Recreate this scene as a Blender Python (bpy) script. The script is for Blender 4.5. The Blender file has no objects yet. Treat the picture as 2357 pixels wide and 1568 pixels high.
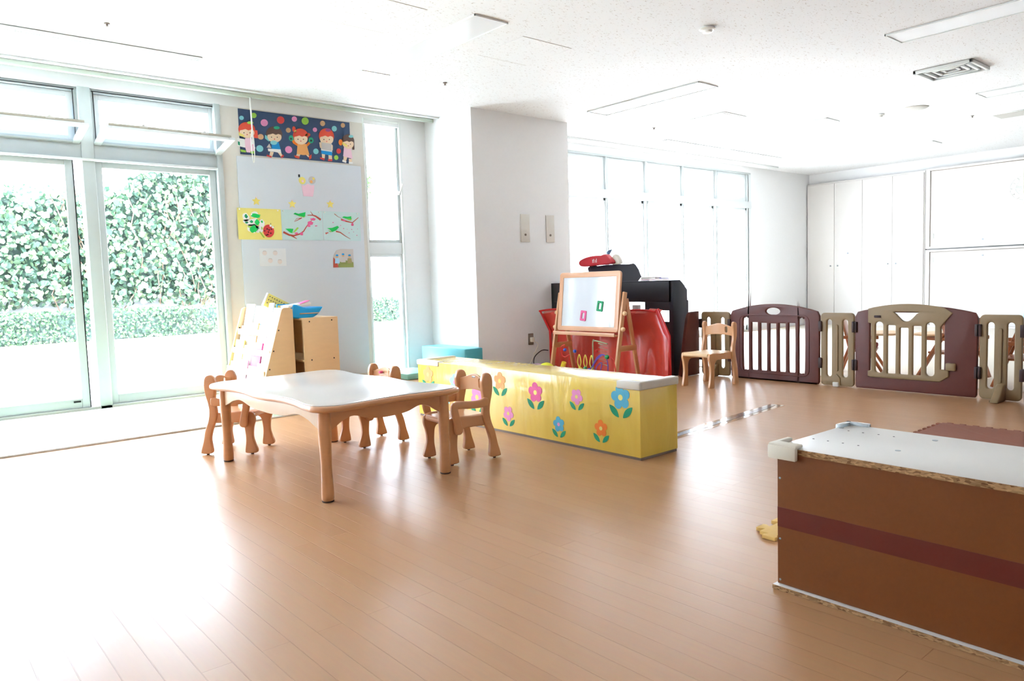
import bpy, bmesh, math, random
from mathutils import Vector, Matrix, noise
S = bpy.context.scene
C = S.collection
PI = math.pi
rnd = random.Random(7)

# ------------------------------------------------------------------ camera
cd = bpy.data.cameras.new('camera'); cam = bpy.data.objects.new('camera', cd); C.objects.link(cam)
S.camera = cam
cd.sensor_fit = 'HORIZONTAL'; cd.sensor_width = 36.0
cd.lens = 1707.65 / 2357 * 36.0
cd.clip_start = 0.02; cd.clip_end = 300
Mc = ((0.75970292, -0.64951188, -0.03139726), (-0.07481824, -0.03934456, -0.99642071), (0.64595178, 0.75933282, -0.07848551))
cx_, cy_, cz_ = Vector(Mc[0]), Vector(Mc[1]), Vector(Mc[2])
rot = Matrix((cx_, -cy_, -cz_)).transposed()
cam.matrix_world = Matrix.Translation((0, 0, 0.92)) @ rot.to_4x4()

# ------------------------------------------------------------------ light
W = bpy.data.worlds.new('World'); S.world = W; W.use_nodes = True
wn = W.node_tree; wn.nodes.clear()
wo = wn.nodes.new('ShaderNodeOutputWorld'); wb = wn.nodes.new('ShaderNodeBackground')
wb.inputs[0].default_value = (0.79, 0.93, 1.12, 1); wb.inputs[1].default_value = 3.2
wn.links.new(wb.outputs[0], wo.inputs[0])
sl = bpy.data.lights.new('sun', 'SUN'); sl.energy = 6.0; sl.angle = math.radians(2.0); sl.color = (0.92, 0.97, 1.06)
sun = bpy.data.objects.new('sun', sl); C.objects.link(sun)
sun.rotation_euler = Vector((0.45, 1.0, -1.15)).to_track_quat('-Z', 'Y').to_euler()
S.view_settings.view_transform = 'Standard'; S.view_settings.look = 'None'
S.view_settings.gamma = 1.0; S.view_settings.use_curve_mapping = False
S.view_settings.exposure = 2.86

def portal(name, loc, sx, sy):
    l = bpy.data.lights.new(name, 'AREA'); l.shape = 'RECTANGLE'; l.size = sx; l.size_y = sy
    l.cycles.is_portal = True
    o = bpy.data.objects.new(name, l); C.objects.link(o); o.location = loc
    o.rotation_euler = Vector((0, -1, 0)).to_track_quat('-Z', 'Z').to_euler()
portal('window_portal', (0.0, 6.80, 1.3), 4.8, 2.5)
portal('window_portal.001', (4.0, 6.80, 1.35), 0.5, 2.5)
portal('window_portal.002', (8.7, 6.80, 1.3), 4.2, 2.5)

# ------------------------------------------------------------------ materials
def lin(c):
    return tuple(((v / 255) / 12.92 if v / 255 <= 0.04045 else ((v / 255 + 0.055) / 1.055) ** 2.4) for v in c)
MATS = {}
def mat(name, rgb, rough=0.5, var=0.04, scale=12.0, bump=0.0, metal=0.0, coat=0.0, stretch=None, spec=0.5, trans=0.0, sheen=0.0):
    if name in MATS: return MATS[name]
    m = bpy.data.materials.new(name); m.use_nodes = True; nt = m.node_tree; N = nt.nodes; L = nt.links
    b = N['Principled BSDF']; c = lin(rgb)
    tc = N.new('ShaderNodeTexCoord'); mp = N.new('ShaderNodeMapping'); L.new(tc.outputs['Object'], mp.inputs[0])
    if stretch: mp.inputs['Scale'].default_value = stretch
    nz = N.new('ShaderNodeTexNoise'); nz.inputs['Scale'].default_value = scale; nz.inputs['Detail'].default_value = 4
    L.new(mp.outputs[0], nz.inputs['Vector'])
    mx = N.new('ShaderNodeMix'); mx.data_type = 'RGBA'
    mx.inputs[6].default_value = tuple(max(0, v * (1 - var)) for v in c) + (1,)
    mx.inputs[7].default_value = tuple(min(1, v * (1 + var)) for v in c) + (1,)
    L.new(nz.outputs['Fac'], mx.inputs[0]); L.new(mx.outputs[2], b.inputs['Base Color'])
    b.inputs['Roughness'].default_value = rough; b.inputs['Metallic'].default_value = metal
    b.inputs['Coat Weight'].default_value = coat; b.inputs['Coat Roughness'].default_value = 0.12
    b.inputs['Specular IOR Level'].default_value = spec
    if bump:
        bp = N.new('ShaderNodeBump'); bp.inputs['Strength'].default_value = bump; bp.inputs['Distance'].default_value = 0.01
        L.new(nz.outputs['Fac'], bp.inputs['Height']); L.new(bp.outputs[0], b.inputs['Normal'])
    MATS[name] = m; return m

white_wall = mat('white_wall', (246, 245, 244), 0.75, 0.015, 30, 0.05)
beige_wall = mat('beige_wall', (226, 220, 210), 0.7, 0.015, 30, 0.05)
board_grey = mat('board_grey', (214, 218, 224), 0.45, 0.01, 8)
trim_white = mat('trim_white', (236, 238, 234), 0.4, 0.01)
alu = mat('alu_sash', (196, 202, 200), 0.42, 0.02, 20, metal=0.15)
alu_white = mat('alu_white', (232, 236, 236), 0.4, 0.01)
alu_dark = mat('gasket_black', (38, 40, 42), 0.6)
track_green = mat('track_green', (214, 226, 210), 0.5)
wood = mat('beech_wood', (214, 152, 104), 0.34, 0.07, 5, coat=0.35, stretch=(1, 1, 9))
wood_h = mat('beech_wood_flat', (224, 168, 120), 0.34, 0.06, 5, coat=0.35, stretch=(9, 1, 1))
wood_lt = mat('light_plywood', (240, 202, 154), 0.45, 0.05, 5, stretch=(2, 2, 8))
wood_pale = mat('pale_apron_wood', (216, 184, 146), 0.4, 0.05, 5, coat=0.3, stretch=(6, 6, 1))
wood_red = mat('red_beech', (176, 104, 62), 0.4, 0.06, 5, coat=0.3, stretch=(1, 1, 8))
table_white = mat('table_white', (228, 220, 212), 0.2, 0.01, 5, coat=0.25)
wood_ea = mat('easel_wood', (230, 176, 136), 0.4, 0.05, 5, coat=0.2, stretch=(1, 1, 8))
rubber = mat('rubber_brown', (92, 74, 62), 0.7)
hole_dark = mat('hole_dark', (60, 52, 46), 0.8)
brown_pl = mat('brown_plastic', (98, 45, 35), 0.42, 0.04, 40, 0.08)
tan_pl = mat('tan_plastic', (154, 130, 94), 0.45, 0.04, 40, 0.08)
dark_pl = mat('dark_plastic', (62, 40, 38), 0.5)
black_gl = mat('black_piano', (42, 44, 54), 0.33, 0.05, 3)
black_cloth = mat('black_board', (44, 44, 54), 0.45)
white_pl = mat('white_plastic', (240, 238, 232), 0.35)
cream_pl = mat('cream_foam', (238, 230, 212), 0.55)
clear_pl = mat('clear_guard', (190, 200, 206), 0.12, coat=1.0, metal=0.4)
steel = mat('steel_screw', (160, 166, 170), 0.3, metal=0.9)
brown_sw = mat('brown_socket', (128, 112, 98), 0.45)
red_vinyl = mat('red_vinyl', (208, 60, 44), 0.3, 0.14, 5, 0.7, coat=0.4)
red_band = mat('red_band', (204, 24, 24), 0.35, 0.04)
red_bag = mat('red_bag', (208, 40, 52), 0.45, 0.06)
red_cush = mat('red_cushion', (150, 24, 28), 0.7)
pink_m = mat('pink_paper', (238, 150, 196), 0.6)
pink_lt = mat('light_pink', (246, 206, 222), 0.6)
magenta = mat('magenta_paper', (236, 100, 156), 0.6)
blue_fl = mat('sky_blue_paper', (84, 176, 204), 0.6)
blue_pale = mat('pale_blue_paper', (172, 212, 238), 0.6)
orange = mat('orange_paper', (244, 128, 34), 0.6)
orange_lt = mat('light_orange', (244, 176, 104), 0.6)
green_lf = mat('leaf_green_paper', (0, 148, 104), 0.6)
green_br = mat('bright_green_paint', (10, 206, 92), 0.6)
green_dk = mat('dark_green_paint', (20, 160, 100), 0.6)
green_li = mat('lime_paper', (160, 210, 80), 0.6)
yel = mat('yellow_paper', (244, 228, 130), 0.6)
yel_star = mat('star_yellow', (240, 222, 120), 0.6)
yel_bright = mat('bright_yellow', (236, 236, 60), 0.5)
skyp = mat('pale_aqua_paper', (202, 226, 226), 0.6)
navy = mat('navy_paper', (58, 78, 112), 0.7, 0.04, 10)
red_p = mat('red_paper', (222, 66, 64), 0.6)
red_hair = mat('red_hair_paper', (232, 84, 60), 0.6)
tan_p = mat('tan_paper', (218, 172, 128), 0.6)
aqua_p = mat('aqua_paper', (136, 210, 216), 0.6)
skin_p = mat('skin_paper', (248, 220, 188), 0.6)
hair_p = mat('brown_hair_paper', (92, 68, 60), 0.6)
blue_p = mat('blue_paper', (10, 150, 220), 0.6)
white_p = mat('white_paper', (244, 242, 238), 0.6)
grey_p = mat('grey_paper', (206, 198, 194), 0.6)
beret_g = mat('beret_green', (40, 170, 130), 0.6)
purple_p = mat('purple_paper', (176, 84, 150), 0.6)
brown_ln = mat('branch_brown', (198, 82, 66), 0.6)
black_p = mat('black_marker', (40, 30, 34), 0.6)
blue_bead = mat('blue_bead', (40, 80, 200), 0.3, coat=0.5)
green_bead = mat('green_bead', (10, 140, 70), 0.3, coat=0.5)
yel_bead = mat('yellow_bead', (240, 210, 50), 0.3, coat=0.5)
red_bead = mat('red_bead', (214, 36, 40), 0.3, coat=0.5)
wire_pur = mat('purple_wire', (98, 70, 170), 0.35)
wire_gr = mat('grey_green_wire', (150, 158, 120), 0.35)
wire_yel = mat('yellow_wire', (236, 216, 90), 0.35)
wire_red = mat('red_wire', (222, 48, 44), 0.35)
aqua_vin = mat('aqua_vinyl', (120, 206, 216), 0.3, 0.05, 5, 0.1)
aqua_dk = mat('aqua_vinyl_side', (78, 176, 192), 0.35)
mint_vin = mat('mint_vinyl', (150, 214, 200), 0.4)
blue_tray = mat('blue_tray', (20, 164, 232), 0.4)
ply_top = mat('white_laminate', (216, 210, 202), 0.32, 0.01, 4)
grey_pl = mat('grey_beige_box', (176, 170, 154), 0.5)
lt_blue = mat('light_blue_cloth', (190, 218, 240), 0.8)
brown_mat = mat('brown_foam', (142, 84, 62), 0.75, 0.04, 60, 0.1)
yel_mat = mat('yellow_foam', (232, 190, 110), 0.7, 0.04, 60, 0.1)
slot_dark = mat('slot_grey', (140, 140, 138), 0.7)
grille_g = mat('grille_grey', (198, 194, 186), 0.6)
blue_pane = mat('blue_pane', (150, 190, 226), 0.3)
ground_m = mat('pale_paving', (226, 224, 218), 0.8, 0.04, 3)
bldg_m = mat('white_render', (240, 240, 240), 0.8, 0.02, 1)
conc_m = mat('garden_concrete', (168, 166, 166), 0.85, 0.12, 3, 0.1, stretch=(4, 4, 0.6))
stem_m = mat('ivy_stem', (120, 92, 74), 0.8)
lamp_m = mat('lamp_acrylic', (246, 247, 248), 0.12, 0.0, 2, coat=0.3)
cab_white = mat('cabinet_white', (236, 230, 224), 0.5, 0.01, 3)
seam_m = mat('cabinet_seam', (176, 160, 146), 0.7)
ceil_hatch = mat('hatch_line', (206, 196, 188), 0.8)
black_tape = mat('black_tape', (58, 54, 54), 0.12, 0.25, 50, 0.5, coat=1.0)
tan_tape = mat('clear_tape_edge', (224, 176, 132), 0.1, coat=1.0)

def floor_mat():
    m = bpy.data.materials.new('strip_wood_floor'); m.use_nodes = True; N = m.node_tree.nodes; L = m.node_tree.links
    b = N['Principled BSDF']; tc = N.new('ShaderNodeTexCoord'); mp = N.new('ShaderNodeMapping')
    mp.inputs['Rotation'].default_value = (0, 0, math.radians(90)); L.new(tc.outputs['Object'], mp.inputs[0])
    br = N.new('ShaderNodeTexBrick'); br.inputs['Scale'].default_value = 1.0
    br.inputs['Brick Width'].default_value = 1.82; br.inputs['Row Height'].default_value = 0.0755
    br.inputs['Mortar Size'].default_value = 0.0016; br.inputs['Mortar Smooth'].default_value = 0.4
    br.inputs['Color1'].default_value = lin((200, 152, 109)) + (1,); br.inputs['Color2'].default_value = lin((196, 147, 104)) + (1,)
    br.inputs['Mortar'].default_value = lin((190, 141, 99)) + (1,); br.offset = 0.37
    L.new(mp.outputs[0], br.inputs['Vector'])
    nz = N.new('ShaderNodeTexNoise'); nz.inputs['Scale'].default_value = 6; nz.inputs['Detail'].default_value = 6
    mp2 = N.new('ShaderNodeMapping'); mp2.inputs['Scale'].default_value = (14, 1.2, 1); L.new(tc.outputs['Object'], mp2.inputs[0]); L.new(mp2.outputs[0], nz.inputs['Vector'])
    mx = N.new('ShaderNodeMix'); mx.data_type = 'RGBA'; mx.blend_type = 'MULTIPLY'; mx.inputs[0].default_value = 0.12
    L.new(br.outputs['Color'], mx.inputs[6]); L.new(nz.outputs['Color'], mx.inputs[7]); L.new(mx.outputs[2], b.inputs['Base Color'])
    b.inputs['Roughness'].default_value = 0.36; b.inputs['Specular IOR Level'].default_value = 0.3
    b.inputs['Coat Weight'].default_value = 0.12; b.inputs['Coat Roughness'].default_value = 0.2
    inv = N.new('ShaderNodeMath'); inv.operation = 'SUBTRACT'; inv.inputs[0].default_value = 1; L.new(br.outputs['Fac'], inv.inputs[1])
    ad = N.new('ShaderNodeMath'); ad.operation = 'MULTIPLY_ADD'; L.new(nz.outputs['Fac'], ad.inputs[0]); ad.inputs[1].default_value = 0.10; L.new(inv.outputs[0], ad.inputs[2])
    bp = N.new('ShaderNodeBump'); bp.inputs['Strength'].default_value = 0.8; bp.inputs['Distance'].default_value = 0.0014
    L.new(ad.outputs[0], bp.inputs['Height']); L.new(bp.outputs[0], b.inputs['Normal'])
    return m
def ceil_mat():
    m = bpy.data.materials.new('pitted_ceiling_tile'); m.use_nodes = True; N = m.node_tree.nodes; L = m.node_tree.links
    b = N['Principled BSDF']; tc = N.new('ShaderNodeTexCoord'); mp = N.new('ShaderNodeMapping'); mp.inputs['Scale'].default_value = (1, 2.2, 1)
    L.new(tc.outputs['Object'], mp.inputs[0]); nz = N.new('ShaderNodeTexNoise'); nz.inputs['Scale'].default_value = 46; nz.inputs['Detail'].default_value = 3
    L.new(mp.outputs[0], nz.inputs['Vector']); cr = N.new('ShaderNodeValToRGB')
    cr.color_ramp.elements[0].position = 0.62; cr.color_ramp.elements[0].color = lin((243, 242, 241)) + (1,)
    cr.color_ramp.elements[1].position = 0.70; cr.color_ramp.elements[1].color = lin((206, 196, 188)) + (1,)
    L.new(nz.outputs['Fac'], cr.inputs[0]); L.new(cr.outputs[0], b.inputs['Base Color']); b.inputs['Roughness'].default_value = 0.9
    return m
def chip_mat():
    m = bpy.data.materials.new('particle_board_edge'); m.use_nodes = True; N = m.node_tree.nodes; L = m.node_tree.links
    b = N['Principled BSDF']; tc = N.new('ShaderNodeTexCoord'); v = N.new('ShaderNodeTexVoronoi'); v.inputs['Scale'].default_value = 260
    mp = N.new('ShaderNodeMapping'); mp.inputs['Scale'].default_value = (1, .35, 1); L.new(tc.outputs['Object'], mp.inputs[0]); L.new(mp.outputs[0], v.inputs['Vector'])
    cr = N.new('ShaderNodeValToRGB'); cr.color_ramp.elements[0].color = lin((104, 64, 34)) + (1,); cr.color_ramp.elements[1].color = lin((212, 168, 118)) + (1,)
    L.new(v.outputs['Color'], cr.inputs[0]); L.new(cr.outputs[0], b.inputs['Base Color']); b.inputs['Roughness'].default_value = 0.85
    return m
def leaf_mat(name, cols):
    m = bpy.data.materials.new(name); m.use_nodes = True; N = m.node_tree.nodes; L = m.node_tree.links
    b = N['Principled BSDF']; g = N.new('ShaderNodeNewGeometry'); cr = N.new('ShaderNodeValToRGB')
    while len(cr.color_ramp.elements) < len(cols): cr.color_ramp.elements.new(0.5)
    for i, c in enumerate(cols):
        cr.color_ramp.elements[i].position = i / (len(cols) - 1); cr.color_ramp.elements[i].color = lin(c) + (1,)
    L.new(g.outputs['Random Per Island'], cr.inputs[0]); L.new(cr.outputs[0], b.inputs['Base Color']); b.inputs['Roughness'].default_value = 0.5
    t = N.new('ShaderNodeBsdfTranslucent'); L.new(cr.outputs[0], t.inputs[0]); ms = N.new('ShaderNodeMixShader'); ms.inputs[0].default_value = 0.35
    L.new(b.outputs[0], ms.inputs[1]); L.new(t.outputs[0], ms.inputs[2]); L.new(ms.outputs[0], N['Material Output'].inputs[0])
    return m
def glass_mat(name, tint=(1, 1, 1), refl=0.06):
    m = bpy.data.materials.new(name); m.use_nodes = True; N = m.node_tree.nodes; L = m.node_tree.links; N.clear()
    o = N.new('ShaderNodeOutputMaterial'); t = N.new('ShaderNodeBsdfTransparent'); t.inputs[0].default_value = tint + (1,)
    gl = N.new('ShaderNodeBsdfGlossy'); gl.inputs['Roughness'].default_value = 0.02; lw = N.new('ShaderNodeLayerWeight'); lw.inputs[0].default_value = 0.5; pw = N.new('ShaderNodeMath'); pw.operation = 'POWER'; pw.inputs[1].default_value = 5; L.new(lw.outputs['Facing'], pw.inputs[0]); fr = N.new('ShaderNodeMath'); fr.operation = 'MULTIPLY_ADD'; fr.inputs[1].default_value = 0.5; fr.inputs[2].default_value = 0.03; L.new(pw.outputs[0], fr.inputs[0])
    mx = N.new('ShaderNodeMixShader'); L.new(fr.outputs[0], mx.inputs[0]); L.new(t.outputs[0], mx.inputs[1]); L.new(gl.outputs[0], mx.inputs[2]); L.new(mx.outputs[0], o.inputs[0])
    return m
def yellow_mat():
    m = bpy.data.materials.new('film_wrapped_yellow_card'); m.use_nodes = True; N = m.node_tree.nodes; L = m.node_tree.links
    b = N['Principled BSDF']; tc = N.new('ShaderNodeTexCoord'); nz = N.new('ShaderNodeTexNoise'); nz.inputs['Scale'].default_value = 7; nz.inputs['Detail'].default_value = 3; nz.inputs['Distortion'].default_value = 1.2
    mp = N.new('ShaderNodeMapping'); mp.inputs['Scale'].default_value = (1, 1.6, 0.35); L.new(tc.outputs['Object'], mp.inputs[0]); L.new(mp.outputs[0], nz.inputs['Vector'])
    mx = N.new('ShaderNodeMix'); mx.data_type = 'RGBA'; mx.inputs[6].default_value = lin((234, 194, 84)) + (1,); mx.inputs[7].default_value = lin((247, 219, 106)) + (1,)
    L.new(nz.outputs['Fac'], mx.inputs[0]); L.new(mx.outputs[2], b.inputs['Base Color']); b.inputs['Roughness'].default_value = 0.22
    b.inputs['Coat Weight'].default_value = 0.4; b.inputs['Coat Roughness'].default_value = 0.1
    bp = N.new('ShaderNodeBump'); bp.inputs['Strength'].default_value = 0.25; bp.inputs['Distance'].default_value = 0.02; L.new(nz.outputs['Fac'], bp.inputs['Height']); L.new(bp.outputs[0], b.inputs['Normal'])
    return m
def hardboard_mat():
    m = mat('brown_hardboard', (124, 68, 24), 0.42, 0.08, 90)
    return m
def tile_mat():
    m = bpy.data.materials.new('green_tile_mat'); m.use_nodes = True; N = m.node_tree.nodes; L = m.node_tree.links
    b = N['Principled BSDF']; tc = N.new('ShaderNodeTexCoord'); br = N.new('ShaderNodeTexBrick'); L.new(tc.outputs['Object'], br.inputs['Vector'])
    br.inputs['Scale'].default_value = 1; br.inputs['Brick Width'].default_value = 0.15; br.inputs['Row Height'].default_value = 0.15; br.offset = 0.0; br.inputs['Mortar Size'].default_value = 0.004
    br.inputs['Color1'].default_value = lin((196, 220, 184)) + (1,); br.inputs['Color2'].default_value = lin((206, 224, 196)) + (1,); br.inputs['Mortar'].default_value = lin((226, 232, 220)) + (1,)
    nz = N.new('ShaderNodeTexNoise'); nz.inputs['Scale'].default_value = 30; mp = N.new('ShaderNodeMapping'); mp.inputs['Scale'].default_value = (.3, 3, 1); L.new(tc.outputs['Object'], mp.inputs[0]); L.new(mp.outputs[0], nz.inputs['Vector'])
    mx = N.new('ShaderNodeMix'); mx.data_type = 'RGBA'; mx.blend_type = 'MULTIPLY'; mx.inputs[0].default_value = 0.2; L.new(br.outputs['Color'], mx.inputs[6]); L.new(nz.outputs['Color'], mx.inputs[7])
    L.new(mx.outputs[2], b.inputs['Base Color']); b.inputs['Roughness'].default_value = 0.4
    return m
FLOOR = floor_mat(); CEIL = ceil_mat(); CHIP = chip_mat(); YELLOW = yellow_mat(); HARD = hardboard_mat(); TILE = tile_mat()
GLASS = glass_mat('window_glass'); GLASS2 = glass_mat('vent_glass', (0.93, 0.96, 1.0))
IVY = leaf_mat('ivy_leaves', [(36, 58, 48), (54, 80, 62), (76, 102, 78), (104, 128, 96), (142, 156, 118)])
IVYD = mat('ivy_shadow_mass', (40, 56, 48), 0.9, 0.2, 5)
HEDGE = leaf_mat('hedge_leaves', [(50, 76, 54), (70, 98, 68), (104, 128, 88)])
FARL = leaf_mat('far_leaves', [(96, 128, 84), (136, 162, 106)])

# ------------------------------------------------------------------ helpers
class MB:
    def __init__(s): s.bm = bmesh.new(); s.mats = []
    def mi(s, m):
        if m not in s.mats: s.mats.append(m)
        return s.mats.index(m)
    def _fin(s, geo, m, M=None):
        i = s.mi(m)
        if M is not None: bmesh.ops.transform(s.bm, matrix=M, verts=[v for v in geo if isinstance(v, bmesh.types.BMVert)])
        return i
    def box(s, x0, x1, y0, y1, z0, z1, m, bev=0.0, M=None, seg=2):
        t = bmesh.new(); bmesh.ops.create_cube(t, size=1)
        for v in t.verts: v.co = Vector(((x0 + x1) / 2 + v.co.x * (x1 - x0), (y0 + y1) / 2 + v.co.y * (y1 - y0), (z0 + z1) / 2 + v.co.z * (z1 - z0)))
        if bev > 0: bmesh.ops.bevel(t, geom=t.edges[:], offset=bev, segments=seg, profile=0.5, affect='EDGES')
        s.add(t, m, M); return s
    def add(s, t, m, M=None, smooth=False):
        if M is not None: bmesh.ops.transform(t, matrix=M, verts=t.verts[:])
        i = s.mi(m); mp = {}
        for v in t.verts: mp[v] = s.bm.verts.new(v.co)
        for f in t.faces:
            try: nf = s.bm.faces.new([mp[v] for v in f.verts]); nf.material_index = i
            except ValueError: pass
        t.free(); return s
    def cyl(s, p0, p1, r, m, r2=None, n=16):
        p0, p1 = Vector(p0), Vector(p1); d = p1 - p0; t = bmesh.new()
        bmesh.ops.create_cone(t, cap_ends=True, segments=n, radius1=r, radius2=r if r2 is None else r2, depth=d.length)
        s.add(t, m, Matrix.Translation((p0 + p1) / 2) @ d.to_track_quat('Z', 'Y').to_matrix().to_4x4()); return s
    def sph(s, c, r, m, sc=(1, 1, 1), n=16):
        t = bmesh.new(); bmesh.ops.create_uvsphere(t, u_segments=n, v_segments=max(6, n // 2), radius=r)
        s.add(t, m, Matrix.Translation(c) @ Matrix.Diagonal((*sc, 1))); return s
    def lathe(s, prof, m, c=(0, 0, 0), n=24, M=None):
        t = bmesh.new(); rings = []
        for r, z in prof: rings.append([t.verts.new((c[0] + r * math.cos(2 * PI * k / n), c[1] + r * math.sin(2 * PI * k / n), c[2] + z)) for k in range(n)])
        for a, b in zip(rings, rings[1:]):
            for k in range(n): t.faces.new((a[k], a[(k + 1) % n], b[(k + 1) % n], b[k]))
        t.faces.new(rings[0][::-1]); t.faces.new(rings[-1]); s.add(t, m, M); return s
    def tube(s, pts, r, m, n=8, closed=False):
        pts = [Vector(p) for p in pts]; t = bmesh.new(); rings = []; N = len(pts); up = Vector((0.13, 0.21, 0.97)).normalized()
        for i, p in enumerate(pts):
            a = pts[(i - 1) % N] if (closed or i > 0) else p; b = pts[(i + 1) % N] if (closed or i < N - 1) else p
            d = (b - a).normalized(); u = d.cross(up)
            if u.length < 1e-3: u = d.cross(Vector((1, 0, 0)))
            u.normalize(); w = d.cross(u)
            rings.append([t.verts.new(p + r * (math.cos(2 * PI * k / n) * u + math.sin(2 * PI * k / n) * w)) for k in range(n)])
        for i in range(N if closed else N - 1):
            a, b = rings[i], rings[(i + 1) % N]
            for k in range(n): t.faces.new((a[k], a[(k + 1) % n], b[(k + 1) % n], b[k]))
        if not closed: t.faces.new(rings[0][::-1]); t.faces.new(rings[-1])
        s.add(t, m); return s
    def plate(s, outer, depth, m, bev=0.0, holes=(), M=None, res=2):
        """filled outline in XY, centred thickness along Z, rounded rim"""
        c = bpy.data.curves.new('t', 'CURVE'); c.dimensions = '2D'; c.fill_mode = 'BOTH'
        for ring in [outer] + list(holes):
            sp = c.splines.new('POLY'); sp.points.add(len(ring) - 1); sp.use_cyclic_u = True
            for p, q in zip(sp.points, ring): p.co = (q[0], q[1], 0, 1)
        c.extrude = max(depth / 2 - bev, 0.0001)
        if bev > 0: c.bevel_depth = bev; c.bevel_resolution = res; c.offset = -bev
        o = bpy.data.objects.new('t', c); C.objects.link(o); dg = bpy.context.evaluated_depsgraph_get()
        me = bpy.data.meshes.new_from_object(o.evaluated_get(dg)); t = bmesh.new(); t.from_mesh(me)
        bmesh.ops.remove_doubles(t, verts=t.verts[:], dist=1e-5)
        bpy.data.objects.remove(o); bpy.data.curves.remove(c); bpy.data.meshes.remove(me)
        s.add(t, m, M); return s
    def poly(s, pts, th, m, M=None):
        t = bmesh.new(); a = [t.verts.new((p[0], p[1], 0)) for p in pts]; b = [t.verts.new((p[0], p[1], th)) for p in pts]; n = len(pts)
        t.faces.new(a[::-1]); t.faces.new(b)
        for k in range(n): t.faces.new((a[k], a[(k + 1) % n], b[(k + 1) % n], b[k]))
        s.add(t, m, M); return s
    def build(s, name, parent=None, loc=None, smooth=True, ang=35):
        bmesh.ops.recalc_face_normals(s.bm, faces=s.bm.faces[:])
        me = bpy.data.meshes.new(name); s.bm.to_mesh(me); s.bm.free()
        for m in s.mats: me.materials.append(m)
        if smooth:
            me.shade_smooth(); me.set_sharp_from_angle(angle=math.radians(ang))
        o = bpy.data.objects.new(name, me); C.objects.link(o)
        if loc: o.location = loc
        if parent: o.parent = parent
        return o
def box(name, x0, x1, y0, y1, z0, z1, m, bev=0.0, parent=None):
    return MB().box(x0, x1, y0, y1, z0, z1, m, bev).build(name, parent)
def thing(name, label, cat, loc=(0, 0, 0), rz=0, group=None):
    o = bpy.data.objects.new(name, None); C.objects.link(o); o.empty_display_size = 0.05
    o.location = loc; o.rotation_euler = (0, 0, rz); o['label'] = label; o['category'] = cat
    if group: o['group'] = group
    return o
def tag(o, label, cat, group=None):
    o['label'] = label; o['category'] = cat
    if group: o['group'] = group
    return o
def struct(o): o['kind'] = 'structure'; return o
def dup(root, loc, rz, label, group=None):
    r = root.copy(); C.objects.link(r); r.location = loc; r.rotation_euler = (0, 0, rz); r['label'] = label
    if group: r['group'] = group
    for ch in list(root.children):
        c = ch.copy(); C.objects.link(c); c.parent = r
        for g in list(ch.children):
            d = g.copy(); C.objects.link(d); d.parent = c
    return r
def cat_rom(pts, n=6, closed=True):
    out = []; N = len(pts)
    for i in range(N if closed else N - 1):
        if closed: p = [pts[(i + k - 1) % N] for k in range(4)]
        else: p = [pts[max(i - 1, 0)], pts[i], pts[i + 1], pts[min(i + 2, N - 1)]]
        for k in range(n):
            t = k / n; q = []
            for a in range(len(p[0])):
                q.append(0.5 * (2 * p[1][a] + (p[2][a] - p[0][a]) * t + (2 * p[0][a] - 5 * p[1][a] + 4 * p[2][a] - p[3][a]) * t * t + (3 * p[1][a] - p[0][a] - 3 * p[2][a] + p[3][a]) * t ** 3))
            out.append(tuple(q))
    if not closed: out.append(tuple(pts[-1]))
    return out
def rrect(x0, x1, y0, y1, r, n=6):
    o = []
    for cx, cy, a0 in ((x1 - r, y1 - r, 0), (x0 + r, y1 - r, 90), (x0 + r, y0 + r, 180), (x1 - r, y0 + r, 270)):
        for k in range(n + 1):
            a = math.radians(a0 + 90 * k / n); o.append((cx + r * math.cos(a), cy + r * math.sin(a)))
    return o
def circ(cx, cy, r, n=20, ry=None): return [(cx + r * math.cos(2 * PI * k / n), cy + (ry or r) * math.sin(2 * PI * k / n)) for k in range(n)]
def basis(o, u, v, w):
    return Matrix(((u[0], v[0], w[0], o[0]), (u[1], v[1], w[1], o[1]), (u[2], v[2], w[2], o[2]), (0, 0, 0, 1)))
def onwall(x, y, z): return basis((x, y, z), (1, 0, 0), (0, 0, 1), (0, -1, 0))   # a sheet facing the room on a Y=const wall

# ================================================================== setting
YW = 6.67; XR = 12.7; ZC = 2.64; XL = -2.6; YB = -2.6
struct(box('floor', XL, XR, YB, YW + 0.12, -0.1, 0, FLOOR))
struct(box('ceiling', XL - .2, XR + .2, YB - .2, YW + 0.155, ZC, ZC + 0.3, CEIL))
struct(box('wall_back', XL, XR, YB - .2, YB, 0, ZC, white_wall))
struct(box('wall_left', XL - .2, XL, YB, YW, 0, ZC, white_wall))
struct(box('wall_right', XR, XR + .2, YB, YW + .2, 0, ZC, white_wall))
# window wall: header above the windows and solid pieces between them
wm = MB(); wm.box(XL, XR, YW, YW + .16, 2.545, ZC, white_wall)
wm.box(4.24, 6.6, YW, YW + .16, 0, 2.545, white_wall); wm.box(10.82, XR, YW, YW + .16, 0, 2.545, white_wall)
wm.box(2.395, 3.80, YW, YW + .16, 0, 2.545, beige_wall)
struct(wm.build('wall_window'))
struct(box('pillar', 4.55, 5.88, 5.866, YW - 0.001, 0, ZC, white_wall))
struct(box('trim_1', XL, 4.548, 6.50, 6.54, 2.605, ZC - .001, track_green, 0.004))
struct(MB().box(XL, 4.548, 6.40, 6.43, 2.625, ZC - .001, trim_white).build('trim_2'))
struct(box('trim_3', XL, 2.34, 6.625, 6.668, 1.975, 1.992, trim_white, 0.003))
struct(box('baseboard_window', 2.40, 3.79, YW - 0.012, YW - .001, 0.0, 0.05, beige_wall))
struct(box('baseboard_pillar', 4.56, 5.87, 5.854, 5.865, 0.0, 0.05, white_wall))

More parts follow.
